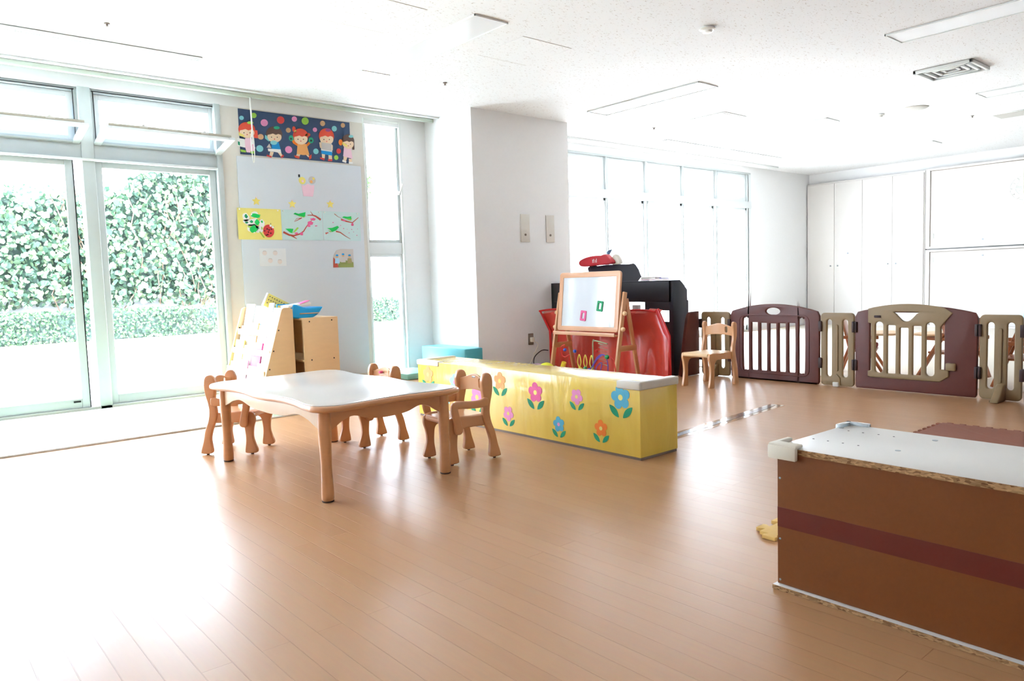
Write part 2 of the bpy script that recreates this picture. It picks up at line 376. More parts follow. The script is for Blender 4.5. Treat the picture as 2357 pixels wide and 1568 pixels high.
# ---- left windows: transom vents over sliding doors
def frame(mb, x0, x1, z0, z1, t, m, y0=YW + .02, y1=YW + .10):
    mb.box(x0, x0 + t, y0, y1, z0, z1, m, .003); mb.box(x1 - t, x1, y0, y1, z0, z1, m, .003)
    mb.box(x0 + t, x1 - t, y0, y1, z0, z0 + t, m, .003); mb.box(x0 + t, x1 - t, y0, y1, z1 - t, z1, m, .003)
def window_bay(n, x0, x1, vent=True, hide_right=False):
    w = MB(); frame(w, x0, x1, 2.105, 2.545, 0.028, alu)
    w.box(x0, x1, YW - .01, YW + .1, 1.985, 2.108, alu, .004)
    w.box(x0 + .02, x1 - .02, YW + .012, YW + .02, 2.525, 2.531, alu_dark); w.box(x1 - .034, x1 - .028, YW + .012, YW + .02, 2.13, 2.53, alu_dark)
    w.box(x0 + .028, x0 + .034, YW + .012, YW + .02, 2.13, 2.53, alu_dark); w.box(x0 + .02, x1 - .02, YW + .012, YW + .02, 2.118, 2.124, alu_dark)
    o = struct(w.build('window_%d' % n))
    g = MB(); frame(g, x0 + .03, x1 - .03, 2.13, 2.515, 0.045, alu_white, YW + .055, YW + .08); g.build('outer_sash', o)
    MB().box(x0 + .075, x1 - .075, YW + .065, YW + .069, 2.175, 2.47, GLASS).build('pane', o)
    if vent:  # hopper sash hinged at its foot, top swung into the room
        a = math.radians(79); M = Matrix.Translation((0, YW - .005, 2.115)) @ Matrix.Rotation(a, 4, 'X')
        xa, xb = x0 + .01, x1 - .01; h = .38
        s = MB()
        s.box(xa, xa + .05, -.012, .012, 0, h, alu_white, .003, M); s.box(xb - .05, xb, -.012, .012, 0, h, alu_white, .003, M)
        s.box(xa + .05, xb - .05, -.012, .012, 0, .03, alu, .003, M); s.box(xa + .05, xb - .05, -.012, .012, h - .045, h, alu_white, .003, M)
        s.box(xa + .03, xb - .03, .010, .028, h - .012, h + .004, grey_pl, .002, M)
        so = s.build('vent_sash', o)
        MB().box(xa + .05, xb - .05, -.003, .003, .03, h - .045, GLASS2, 0, M).build('pane', so)
        k = MB()
        for u in (.28, .75): k.cyl(M @ Vector((xa + (xb - xa) * u, .026, h - .004)), M @ Vector((xa + (xb - xa) * u, .04, h - .004)), .011, grille_g); k.box(xa + (xb - xa) * u - .03, xa + (xb - xa) * u + .03, .012, .03, h - .01, h + .006, grille_g, .002, M)
        k.build('latch', so)
    return o
window_bay(1, 1.385, 2.39); window_bay(2, 0.29, 1.305); window_bay(3, -0.80, 0.215); window_bay(4, -1.9, -.88)
m_ = MB()
for x0, x1 in ((1.30, 1.39), (0.21, 0.295), (-0.885, -.795), (-2.0, -1.895), (2.345, 2.396)):
    m_.box(x0, x1, YW - .02, YW + .12, 0, 2.548, alu, .006)
struct(m_.build('trim_4'))
def slab(n, x0, x1, y, door=True, lab=None):
    f = MB(); y0, y1 = y, y + .035; z0, z1 = 0.03, 1.985; t = .055
    f.box(x0, x0 + t, y0, y1, z0, z1, alu, .004); f.box(x1 - t, x1, y0, y1, z0, z1, alu, .004)
    f.box(x0 + t, x1 - t, y0, y1, z0, z0 + .075, alu, .004); f.box(x0 + t, x1 - t, y0, y1, z1 - .05, z1, alu, .004)
    o = struct(f.build('%s_%d' % ('door' if door else 'window', n)))
    MB().box(x0 + t, x1 - t, y0 + .015, y0 + .02, z0 + .075, z1 - .05, GLASS).build('pane', o)
    return o
slab(5, 1.392, 2.343, YW + .03, False)
d1 = slab(1, 0.34, 1.235, YW + .01); slab(2, -0.79, 0.38, YW + .055); slab(3, -1.89, -.80, YW + .01)
g_ = MB(); g_.box(1.236, 1.242, YW + .008, YW + .05, .03, 1.985, alu_dark); g_.build('gasket', d1)
MB().box(1.12, 1.17, YW + .006, YW + .012, .075, .09, alu_dark).build('sticker', d1)
struct(box('trim_5', XL, 2.345, YW - .02, YW + .12, 0.0, 0.03, alu))
struct(box('trim_6', XL, -2.0, YW, YW + .1, 0.03, 2.545, white_wall))

# ---- narrow window between wall panel and pillar
w = MB(); frame(w, 3.80, 4.245, 0.0, 2.6, .02, trim_white, YW - .004, YW + .12)
w.box(3.82, 4.225, YW + .02, YW + .1, 1.25, 1.365, alu_white, .004)
frame(w, 3.82, 4.225, 1.365, 2.58, .03, alu, YW + .03, YW + .09); frame(w, 3.82, 4.225, .02, 1.25, .03, alu_white, YW + .03, YW + .09)
nw = struct(w.build('window_6'))
MB().box(3.85, 4.195, YW + .055, YW + .06, 1.395, 2.55, GLASS).build('pane', nw); MB().box(3.85, 4.195, YW + .055, YW + .06, .05, 1.22, GLASS).build('pane', nw)
h = MB(); h.box(4.20, 4.222, YW + .01, YW + .03, 1.86, 1.90, white_pl, .003); h.cyl((4.211, YW + .005, 1.88), (4.235, YW - .02, 1.97), .007, white_pl); h.build('handle', nw)

# ---- long windows at the far right
xs = [6.56, 7.395, 8.205, 9.035, 9.87, 10.74]
for i in range(5):
    a, b = xs[i] + .018, xs[i + 1] - .018; w = MB()
    frame(w, a, b, 2.09, 2.52, .065, alu_white, YW + .03, YW + .09); o = struct(w.build('window_%d' % (7 + i)))
    MB().box(a + .065, b - .065, YW + .06, YW + .064, 2.155, 2.455, GLASS).build('pane', o)
    w = MB(); yo = YW + (.05 if i % 2 else .02); t = .035
    w.box(a - .01, a + t, yo, yo + .03, .03, 1.985, alu_white); w.box(b - t, b + .01, yo, yo + .03, .03, 1.985, alu_white)
    w.box(a, b, yo, yo + .03, .03, .10, alu_white); w.box(a, b, yo, yo + .03, 1.95, 1.985, alu_white)
    o = struct(w.build('window_%d' % (12 + i)))
    MB().box(a + t, b - t, yo + .013, yo + .017, .10, 1.95, GLASS).build('pane', o)
w = MB(); w.box(6.56, 10.82, YW - .012, YW + .1, 1.985, 2.09, alu_white, .004); w.box(6.56, 10.82, YW + .0, YW + .1, 2.52, 2.546, alu, .002)
for x in xs: w.box(x - .018, x + .018, YW + .0, YW + .1, 0.03, 2.52, alu, .004)
w.box(10.74, 10.82, YW + .0, YW + .1, 0, 2.52, alu_white); w.box(6.56, 10.82, YW - .01, YW + .1, 0, .03, alu)
struct(w.build('trim_7'))
struct(box('trim_8', 5.9, 11.2, 6.40, 6.44, 2.61, ZC - .001, trim_white, .003))

# ---- built-in cupboards on the far wall (each leaf a thing)
t = thing('wall_cupboard', 'tall built-in cream cupboard with four narrow folding doors beside the long window', 'cupboard', (12.62, 5.7, 0))
MB().box(0, .078, -.98, .96, 0.001, 2.46, cab_white).build('body', t)
for k, (a, b) in enumerate(((-.965, -.495), (-.49, -.01), (-.005, .465), (.47, .95))):
    d = MB().box(-.02, -.001, a, b, .06, 2.43, cab_white, .002).build('door', t)
    MB().sph((-.026, b - .06 if k % 2 == 0 else a + .06, 1.025), .013, steel).build('knob', d)
    if k in (1, 2): MB().cyl((-.02, (a + b) / 2, 1.23), (-.028, (a + b) / 2, 1.23), .012, steel).build('lock', d)
    MB().box(-.008, -.0005, b + .0005, b + .0045, .06, 2.43, seam_m).build('seam', t)
def slide_cup(z0, z1, lab, hz, lz):
    t = thing('sliding_cupboard', lab, 'cupboard', (12.62, 2.6, 0))
    f = MB(); f.box(0, .078, -4.9, 2.10, z0, z1, cab_white)
    f.box(-.03, 0, 2.04, 2.10, z0, z1, cab_white, .003); f.box(-.03, 0, -4.9, 2.04, z1 - .03, z1, cab_white, .003); f.box(-.03, 0, -4.9, 2.04, z0, z0 + .035, cab_white, .003)
    f.box(-.004, -.001, -4.9, 2.04, z1 - .038, z1 - .03, seam_m); f.box(-.004, -.001, 2.030, 2.04, z0 + .035, z1 - .03, seam_m); f.build('frame', t)
    for a, b, xo in ((1.33, 2.03, -.012), (-.2, 1.34, -.024), (-2.0, -.21, -.012)):
        d = MB().box(xo, xo + .01, a, b, z0 + .037, z1 - .04, cab_white, .002).build('door', t)
        if b > 2: MB().box(xo - .003, xo + .001, b - .05, b - .03, hz, hz + .08, grille_g, .002).build('handle', d)
        if a == -.2: MB().cyl((xo, 1.30, lz), (xo - .008, 1.30, lz), .012, steel).build('lock', d)
slide_cup(0.001, 1.215, 'lower cream sliding-door cupboard on the far wall', 1.02, 1.10)
slide_cup(1.235, 2.47, 'upper cream sliding-door cupboard on the far wall', 1.39, 1.34)

# ================================================================== outside
struct(box('ground', -30, 40, YW + .16, 60, -.12, -.02, ground_m))
struct(box('eaves', -10, 20, YW + .16, YW + 1.0, ZC, ZC + .5, white_wall))
tag(box('garden_wall', -14, 7.6, 18.55, 18.8, -.02, 3.0, conc_m), 'grey concrete garden wall behind the ivy', 'wall')
tag(box('building', 7.7, 46, 19.4, 24, -.02, 12, bldg_m), 'white sunlit building beyond the narrow window', 'building')
b = MB(); b.box(-6.0, 2.30, 32, 33, -.02, 9.9, blue_pane)
for x in (-1.35, -.1, 1.15): b.box(x, x + .06, 31.95, 32, 0, 9.9, bldg_m)
tag(b.build('office_building'), 'blue glazed building seen through the upper left vent window', 'building')
def leaves(mb, n, xr, yr, zf, size, m, face=-1, seed=1, filt=None):
    r = random.Random(seed); t = bmesh.new()
    for _ in range(n):
        x = r.uniform(*xr); z0, z1 = zf(x); z = r.uniform(z0, z1); y = r.uniform(*yr)
        if filt and not filt(x, z): continue
        nz = noise.noise(Vector((x * .9, z * .9, seed)))
        y += nz * .35 * (yr[1] - yr[0]); s = size * r.uniform(.6, 1.3)
        R = Matrix.Rotation(r.uniform(-1.1, 1.1), 3, 'X') @ Matrix.Rotation(r.uniform(-1.1, 1.1), 3, 'Z') @ Matrix.Rotation(r.uniform(0, 6.3), 3, 'Y')
        p = [(0, 0, -s * .5), (s * .45, 0, -s * .25), (s * .4, 0, s * .2), (0, s * .12, s * .6), (-s * .4, 0, s * .2), (-s * .45, 0, -s * .25)]
        t.faces.new([t.verts.new(Vector((x, y, z)) + R @ Vector(q)) for q in p])
    mb.add(t, m)
ivy = thing('ivy', 'dense green ivy covering the garden wall outside the glass doors', 'climbing plant', (0, 18.3, 0))
def ivz(x): return (.68 + .06 * math.sin(x * 3), 3.05 + (.95 / (1 + math.exp(-(x - 4.5) * 3.2))) * (1 if x < 7.2 else .8) + .08 * math.sin(x * 7))
l = MB(); leaves(l, 15000, (-6, 7.6), (-.35, .22), ivz, .115, IVY, seed=3); l.build('foliage', ivy, smooth=False)
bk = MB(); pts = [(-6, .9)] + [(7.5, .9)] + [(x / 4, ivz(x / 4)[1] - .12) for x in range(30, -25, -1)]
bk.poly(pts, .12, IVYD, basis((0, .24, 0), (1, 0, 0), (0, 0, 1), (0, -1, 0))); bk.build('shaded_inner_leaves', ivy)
st = MB()
for k in range(34):
    x = rnd.uniform(-2, 7); p = [(x, -.02, .6)]
    for j in range(7): x += rnd.uniform(-.22, .22); p.append((x, rnd.uniform(-.3, .05), .6 + (j + 1) * .36))
    st.tube(p, .012, stem_m, 5)
st.build('stem', ivy)
tp = MB(); leaves(tp, 2200, (-6, 4.2), (-.2, .2), lambda x: (2.95, 3.32), .06, HEDGE, seed=5)
tag(tp.build('clipped_hedge', loc=(0, 18.9, 0), smooth=False), 'thin strip of clipped hedge on top of the ivy wall', 'hedge')
hd = thing('low_hedge', 'low clipped box hedge in front of the ivy wall', 'hedge', (0, 17.2, 0))
l = MB(); leaves(l, 13000, (-6, 10.9), (-.12, .18), lambda x: (-.02, .60), .05, HEDGE, seed=8); leaves(l, 5000, (-6, 10.9), (-.1, .6), lambda x: (.56, .61), .05, HEDGE, seed=9); l.build('foliage', hd, smooth=False)
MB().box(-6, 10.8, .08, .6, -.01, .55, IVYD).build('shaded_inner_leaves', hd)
l = MB(); leaves(l, 700, (10.45, 11.15), (-.15, .15), lambda x: (3.45, 4.3), .1, FARL, seed=12); l.box(10.5, 11.1, .1, .2, 3.5, 4.25, FARL)
tag(l.build('shrub', loc=(0, 19.2, 0), smooth=False), 'square of green shrub seen high in the narrow window', 'shrub')
# ================================================================== ceiling fittings
def lamp(x0, x1, y0, y1, lab):
    t = thing('ceiling_light', lab, 'ceiling light', ((x0 + x1) / 2, (y0 + y1) / 2, ZC), 0); a, b = (x1 - x0) / 2, (y1 - y0) / 2
    f = MB(); 
    for (p, q, r_, s_) in ((-a, -a + .008, -b, b), (a - .008, a, -b, b), (-a, a, -b, -b + .008), (-a, a, b - .008, b)): f.box(p, q, r_, s_, -.012, -.001, trim_white)
    f.build('frame', t); MB().box(-a + .008, a - .008, -b + .008, b - .008, -.007, -.001, lamp_m).build('diffuser', t)
lamp(3.04, 3.32, 3.84, 5.33, 'long flush ceiling light above the small table')
lamp(5.665, 5.96, 4.0, 5.36, 'long flush ceiling light reflecting the windows in front of the pillar')
lamp(8.20, 8.50, 4.1, 5.33, 'faint long flush ceiling light nearest the long window')
lamp(5.745, 6.04, .98, 2.44, 'long flush ceiling light at the top right corner of the photo')
lamp(8.41, 8.70, 1.3, 2.69, 'long flush ceiling light above the right half of the play fence')
lamp(10.95, 11.25, 4.0, 5.3, 'farthest flush ceiling light near the tall cupboard')
def slot(x0, x1, y0, y1, lab):
    t = thing('air_slot', lab, 'air vent', ((x0 + x1) / 2, (y0 + y1) / 2, ZC)); a, b = (x1 - x0) / 2, (y1 - y0) / 2
    MB().box(-a, a, -b, b, -.004, -.001, slot_dark).build('backing', t)
    for k in range(4):
        y = -b + (2 * b - .012) * k / 3; MB().box(-a, a, y, y + .012, -.012, -.004, trim_white, .002).build('louvre', t)
slot(-2.0, 1.95, 5.70, 5.79, 'long linear air slot in the ceiling over the glass doors')
slot(7.66, 10.38, 5.88, 5.97, 'long linear air slot in the ceiling over the long window')
def diff(x0, x1, y0, y1, lab, style):
    t = thing('ceiling_vent', lab, 'air vent', ((x0 + x1) / 2, (y0 + y1) / 2, ZC)); a = (x1 - x0) / 2; b = (y1 - y0) / 2
    if style == 'rings':
        MB().box(-a, a, -b, b, -.003, -.001, slot_dark).build('backing', t)
        for k in range(4):
            s = 1 - k * .24; f = MB(); w_ = .022
            for (p, q, r_, s_) in ((-a * s, -a * s + w_, -b * s, b * s), (a * s - w_, a * s, -b * s, b * s), (-a * s, a * s, -b * s, -b * s + w_), (-a * s, a * s, b * s - w_, b * s)):
                f.box(p, q, r_, s_, -.028 + .005 * k, -.003, trim_white, .002)
            f.build('ring', t)
    else:
        MB().box(-a, a, -b, b, -.008, -.001, trim_white, .002).build('frame', t)
        g = MB().box(-a + .03, a - .03, -b + .03, b - .03, -.011, -.008, grille_g)
        g.build('grille', t)
diff(7.0, 7.43, 2.27, 2.73, 'square stepped ceiling diffuser at the upper right', 'rings')
diff(6.92, 7.34, 4.57, 5.01, 'flat grey square ceiling grille between two ceiling lights', 'flat')
diff(9.74, 10.1, 2.58, 2.98, 'grey ceiling grille at the right edge of the photo', 'flat')
tag(MB().lathe([(.13, -.001), (.13, -.006), (.12, -.012), (.02, -.014)], grille_g).build('ceiling_speaker', loc=(8.57, 3.32, ZC)), 'round beige ceiling speaker above the play fence', 'speaker')
for (x, y, s, lab) in ((4.525, 3.12, 1, 'white smoke detector above the yellow box'), (8.56, 3.68, .9, 'small smoke detector beside the round ceiling speaker'), (8.9, 5.83, .8, 'smoke detector beside the long window air slot')):
    o = thing('smoke_detector', lab, 'smoke detector', (x, y, ZC))
    MB().lathe([(.05 * s, -.001), (.055 * s, -.012), (.045 * s, -.02)], white_pl).build('base', o); MB().lathe([(.036 * s, -.02), (.03 * s, -.034), (.012 * s, -.038)], white_pl).build('sensor_cap', o)
for (x, y, lab) in ((3.83, 5.28, 'tiny sprinkler head in the ceiling in front of the pillar'), (1.24, 5.33, 'tiny sprinkler head in the ceiling over the left glass door'), (9.6, 3.1, 'tiny sprinkler head in the ceiling near the grey grille'), (6.94, 5.52, 'tiny sprinkler head near the long window air slot')):
    MBo = MB().lathe([(.018, -.001), (.016, -.006), (.006, -.008), (.007, -.018), (.012, -.02), (.004, -.024)], brown_sw, n=12)
    tag(MBo.build('sprinkler_head', loc=(x, y, ZC)), lab, 'sprinkler')
for (x0, x1, y0, y1, lab) in ((2.29, 2.76, 3.96, 4.49, 'square ceiling access hatch left of the long light'), (3.585, 4.07, 3.99, 4.51, 'square ceiling access hatch right of the long light')):
    f = MB(); f.box(x0, x1, y0, y0 + .004, ZC - .002, ZC - .0005, ceil_hatch); f.box(x0, x1, y1 - .004, y1, ZC - .002, ZC - .0005, ceil_hatch)
    f.box(x0, x0 + .003, y0, y1, ZC - .002, ZC - .0005, white_wall); f.box(x1 - .003, x1, y0, y1, ZC - .002, ZC - .0005, white_wall)
    f.box(x0 + .004, x1 - .004, y0 + .004, y1 - .004, ZC - .0015, ZC - .0005, CEIL)
    tag(f.build('access_hatch'), lab, 'ceiling hatch')

# ================================================================== wall panel, poster, drawings
YP = YW - .02
bd = tag(box('notice_board', 2.52, 3.755, YP, YW - .001, .05, 2.115, board_grey, .003), 'tall pale grey magnetic board on the wall between the windows', 'notice board')
# white cord loop
o = thing('blind_cord', 'white blind cord loop hanging in front of the dark poster', 'cord', (2.61, 6.50, 2.6))
MB().tube([(0, 0, 0), (.002, 0, -.2), (.004, 0, -.36), (.0, 0, -.40)], .007, white_pl).build('cord', o)
MB().tube(cat_rom([(-.012, 0, -.36), (-.008, 0, -.5), (0, 0, -.56), (.012, 0, -.5), (.012, 0, -.36), (0, 0, -.3)], 5), .004, white_pl, closed=True).build('loop', o)

ps = thing('poster', 'navy banner of five paper children and colourful dots above the notice board', 'poster', (2.56, YW - .001, 2.135))
PM = basis((0, 0, 0), (1, 0, 0), (0, 0, 1), (0, -1, 0))
def lay(k): return PM @ Matrix.Translation((0, 0, .002 + k * .0012))
MB().poly([(0, 0), (1.10, 0), (1.10, .40), (0, .40)], .002, navy, PM).build('backing', ps)
def PP(x, y):   # banner layout: 2015 x 810 units -> 1.10 x 0.40 m
    yt = 175 + .117 * (x - 140); yb = 985 + .074 * (x - 180)
    return ((x - 158) / 2000 * 1.10, (yb - y) / (yb - yt) * .40)
def shape(mb, pts, k, m): mb.poly([PP(*p) for p in pts], .0011, m, lay(k))
def disc(mb, x, y, r, k, m, ry=None, n=20): shape(mb, circ(x, y, r, n, ry), k, m)
for (x, y, r, m) in ((210, 345, 38, aqua_p), (415, 298, 47, green_li), (586, 424, 62, pink_m), (872, 372, 66, red_p), (1117, 352, 47, pink_m), (1311, 386, 65, green_li), (1634, 426, 48, tan_p), (1854, 518, 49, aqua_p), (2025, 460, 42, tan_p), (998, 550, 44, tan_p), (1484, 538, 40, pink_m), (512, 672, 50, tan_p), (484, 880, 60, aqua_p), (985, 892, 63, pink_m), (1482, 917, 50, aqua_p), (1918, 910, 46, red_p), (1864, 1024, 42, green_li)):
    d = MB(); disc(d, x, y, r, 1, m); d.build('dot', ps)
def face(mb, x, y, r, hair, style, beret, bx=60, by=-110, flip=1):
    disc(mb, x, y - .25 * r, r * 1.12, 3, hair, r * 1.05, 24)
    disc(mb, x, y + .18 * r, r * .98, 4, skin_p, r * .78, 24)
    fr = [(x - r * 1.0, y - r * .1), (x - r * .9, y - r * .8), (x, y - r * 1.15), (x + r * .9, y - r * .8), (x + r * 1.0, y - .1 * r), (x + r * .55, y - r * .25), (x + r * .2, y - r * .12), (x - r * .2, y - r * .3), (x - r * .6, y - r * .18)]
    shape(mb, fr, 5, hair)
    for s in (-.42, .38): disc(mb, x + s * r, y + .22 * r, r * .075, 5, black_p, None, 10)
    disc(mb, x - .02 * r, y + .48 * r, r * .08, 5, red_p, None, 8)
    if beret: disc(mb, x + bx, y + by, r * .42, 6, beret, r * .22, 16)
# child 1 with red bob and drum
k = MB(); shape(k, [(250, 700), (350, 690), (410, 870), (380, 960), (260, 950), (230, 800)], 2, pink_lt); shape(k, [(120, 700), (240, 720), (240, 870), (120, 840)], 3, white_p); shape(k, [(125, 760), (155, 770), (155, 835), (125, 820)], 4, green_lf)
shape(k, [(160, 900), (250, 920), (245, 955), (165, 945)], 3, green_li); shape(k, [(320, 935), (390, 925), (385, 975), (325, 970)], 3, green_li); shape(k, [(380, 560), (460, 560), (465, 700), (375, 690)], 2, red_hair)
face(k, 285, 580, 125, red_hair, 0, green_li, 60, -150); shape(k, [(140, 600), (230, 650), (240, 690), (150, 660)], 6, yel_star); k.build('child_figure', ps)
# child 2 boy in blue
k = MB(); shape(k, [(690, 740), (810, 750), (845, 900), (690, 895)], 2, blue_p); shape(k, [(620, 880), (840, 890), (850, 960), (735, 935), (625, 925)], 3, white_p)
shape(k, [(660, 930), (720, 940), (690, 1020), (640, 1010)], 2, skin_p); shape(k, [(780, 930), (840, 940), (880, 1010), (840, 1020)], 2, skin_p); shape(k, [(600, 985), (680, 1015), (670, 1040), (590, 1010)], 3, red_p); shape(k, [(835, 1020), (885, 980), (895, 1010), (850, 1045)], 3, red_p)
shape(k, [(585, 640), (640, 660), (700, 740), (640, 750), (580, 700)], 3, aqua_p); shape(k, [(600, 860), (650, 790), (680, 870)], 3, grey_p)
face(k, 745, 650, 125, hair_p, 0, beret_g, 45, -140); disc(k, 725, 775, 60, 6, aqua_p, 38); k.build('child_figure', ps)
# child 3 girl in orange with bunches
k = MB(); shape(k, [(1150, 780), (1310, 790), (1355, 980), (1240, 985), (1125, 965)], 3, orange_lt); shape(k, [(1050, 730), (1080, 710), (1160, 790), (1150, 830), (1070, 780)], 2, orange); shape(k, [(1300, 800), (1370, 740), (1390, 775), (1320, 840)], 2, orange)
disc(k, 1040, 690, 42, 3, beret_g, 52); disc(k, 1035, 700, 18, 4, black_p); disc(k, 1400, 725, 46, 3, beret_g, 52); disc(k, 1400, 730, 18, 4, black_p)
shape(k, [(1130, 960), (1190, 975), (1170, 1020), (1110, 1000)], 2, skin_p); shape(k, [(1290, 975), (1340, 985), (1370, 1030), (1330, 1020)], 2, skin_p); shape(k, [(1075, 990), (1175, 1010), (1165, 1050), (1090, 1030)], 3, red_hair); shape(k, [(1340, 1010), (1395, 970), (1390, 1040), (1350, 1065)], 3, red_hair)
disc(k, 1098, 530, 30, 3, red_hair, 50); disc(k, 1350, 625, 42, 3, red_hair, 32); disc(k, 1120, 572, 22, 5, yel_star); disc(k, 1318, 630, 22, 5, yel_star)
face(k, 1212, 680, 125, red_hair, 0, None); k.build('child_figure', ps)
# child 4 with accordion
k = MB(); shape(k, [(1580, 760), (1790, 790), (1790, 940), (1580, 900)], 2, white_p); shape(k, [(1580, 900), (1785, 925), (1785, 990), (1680, 975), (1580, 955)], 3, blue_p)
shape(k, [(1590, 960), (1650, 970), (1640, 1040), (1590, 1030)], 2, skin_p); shape(k, [(1715, 980), (1780, 985), (1780, 1060), (1715, 1060)], 2, skin_p); shape(k, [(1555, 1020), (1640, 1045), (1625, 1075), (1550, 1045)], 3, red_p); shape(k, [(1705, 1050), (1785, 1055), (1780, 1090), (1700, 1085)], 3, red_p)
shape(k, [(1550, 760), (1600, 750), (1600, 870), (1560, 850)], 3, skin_p); shape(k, [(1770, 790), (1805, 810), (1800, 900), (1760, 890)], 3, skin_p)
face(k, 1695, 680, 130, red_hair, 0, purple_p, 35, -135); shape(k, [(1590, 760), (1780, 785), (1770, 910), (1590, 880)], 7, grey_p); k.build('child_figure', ps)
# child 5 girl with trumpet
k = MB(); shape(k, [(2025, 840), (2160, 860), (2185, 1045), (2000, 1000)], 2, pink_lt); shape(k, [(2010, 1000), (2080, 1020), (2050, 1090), (2000, 1080)], 2, skin_p); shape(k, [(2110, 1040), (2170, 1050), (2165, 1110), (2110, 1100)], 2, skin_p)
shape(k, [(1985, 1060), (2060, 1090), (2050, 1120), (1975, 1095)], 3, white_p); shape(k, [(2105, 1095), (2185, 1105), (2180, 1135), (2105, 1130)], 3, white_p); shape(k, [(2190, 720), (2235, 760), (2230, 885), (2190, 885)], 2, hair_p)
face(k, 2110, 765, 112, hair_p, 0, aqua_p, 60, -110); shape(k, [(1990, 745), (2090, 810), (2080, 840), (1980, 790)], 7, yel_star); disc(k, 1958, 760, 40, 7, orange, 54); k.build('child_figure', ps)

def sheet(name, x0, x1, z0, z1, m, lab, cat, th=.0015, y=YP):
    t = thing(name, lab, cat, (x0, y - .0005, z0)); MB().poly([(0, 0), (x1 - x0, 0), (x1 - x0, z1 - z0), (0, z1 - z0)], th, m, PM).build('paper', t)
    return t
def FL(k): return PM @ Matrix.Translation((0, 0, .0016 + k * .0008))
def blob(cx, cy, rx, ry, seed, n=14, a=.25):
    r = random.Random(seed); return cat_rom([(cx + rx * math.cos(2 * PI * k / n) * (1 + r.uniform(-a, a)), cy + ry * math.sin(2 * PI * k / n) * (1 + r.uniform(-a, a))) for k in range(n)], 3)
def pins(t, w_, h_):
    for x in (.02, w_ - .03):
        MB().cyl((x, -.0015, h_ - .012), (x, -.008, h_ - .012), .006, white_pl, n=10).build('pin', t)
def conv(x0, y0, x1, y1, w_, h_):
    return lambda p: ((p[0] - x0) / (x1 - x0) * w_, (y1 - p[1]) / (y1 - y0) * h_)
# drawing 1
t = sheet('drawing', 2.492, 2.897, 1.377, 1.657, yel, 'yellow sheet painted with green clover and a red ladybird', 'drawing'); pins(t, .405, .28)
cv = conv(95, 612, 700, 1035, .405, .28); k = MB()
for i, (x, y, a, b_) in enumerate(((210, 740, 42, 55), (335, 700, 60, 48), (280, 800, 100, 52), (300, 880, 75, 60), (420, 820, 45, 55), (370, 890, 60, 50))): k.poly([cv(p) for p in blob(x, y, a, b_, i)], .0007, white_p, FL(0))
for i, (x, y, a, b_, m) in enumerate(((212, 722, 20, 28, green_dk), (345, 712, 62, 30, green_br), (215, 808, 18, 14, green_dk), (280, 794, 20, 20, green_dk), (360, 800, 30, 36, green_br), (425, 790, 12, 16, green_br), (305, 895, 46, 48, green_br), (250, 862, 22, 14, green_li), (420, 880, 10, 22, green_li), (372, 880, 12, 10, green_dk))): k.poly([cv(p) for p in blob(x, y, a, b_, 20 + i)], .0007, m, FL(1))
k.poly([cv(p) for p in ((378, 925), (392, 922), (450, 1000), (445, 1012), (430, 1005))], .0007, green_li, FL(1)); k.build('clover_painting', t)
k = MB(); k.poly([cv(p) for p in circ(512, 915, 78, 24, 88)], .0008, red_p, FL(2))
for (x, y) in ((455, 915), (492, 888), (518, 900), (550, 890), (540, 945), (497, 965), (478, 972), (507, 930)): k.poly([cv(p) for p in circ(x, y, 10, 8)], .0007, black_p, FL(3))
for (x, y) in ((542, 842), (572, 862)): k.poly([cv(p) for p in circ(x, y, 16, 10)], .0007, white_p, FL(4))
k.poly([cv(p) for p in ((542, 825), (547, 800), (551, 825))], .0007, black_p, FL(3)); k.poly([cv(p) for p in ((575, 850), (600, 845), (578, 856))], .0007, black_p, FL(3)); k.build('ladybird', t)
def branch(mb, cv, pts, w0, m, k=1):
    n = len(pts)
    L_ = []; R_ = []
    for i, p in enumerate(pts):
        a = pts[max(i - 1, 0)]; b_ = pts[min(i + 1, n - 1)]; d = Vector((b_[0] - a[0], b_[1] - a[1])).normalized(); ww = w0 * (1 - .7 * i / (n - 1))
        L_.append((p[0] - d.y * ww, p[1] + d.x * ww)); R_.append((p[0] + d.y * ww, p[1] - d.x * ww))
    mb.poly([cv(p) for p in L_ + R_[::-1]], .0007, m, FL(k))
# drawing 2
t = sheet('drawing', 2.90, 3.308, 1.377, 1.657, skyp, 'aqua drawing of two green birds on pink blossom, middle of three', 'drawing'); pins(t, .408, .28)
cv = conv(697, 625, 1262, 1038, .408, .28); k = MB()
branch(k, cv, [(712, 930), (790, 970), (850, 978), (930, 955), (990, 915), (1040, 840), (1110, 760)], 14, brown_ln); branch(k, cv, [(1055, 690), (1130, 688), (1170, 700), (1240, 748)][::-1], 14, brown_ln); branch(k, cv, [(1135, 690), (1100, 635)], 6, brown_ln); branch(k, cv, [(820, 978), (890, 1020)], 10, brown_ln)
branch(k, cv, [(975, 730), (910, 765), (870, 785)], 6, brown_ln); branch(k, cv, [(960, 735), (905, 740), (870, 780)], 4, brown_ln)
for i, (x, y, a, b_) in enumerate(((1130, 745, 36, 18), (1090, 800, 40, 26), (1065, 840, 26, 14), (960, 950, 24, 22), (1170, 835, 18, 8), (890, 945, 26, 12))): k.poly([cv(p) for p in blob(x, y, a, b_, 40 + i)], .0007, magenta, FL(2))
k.build('painted_branches', t)
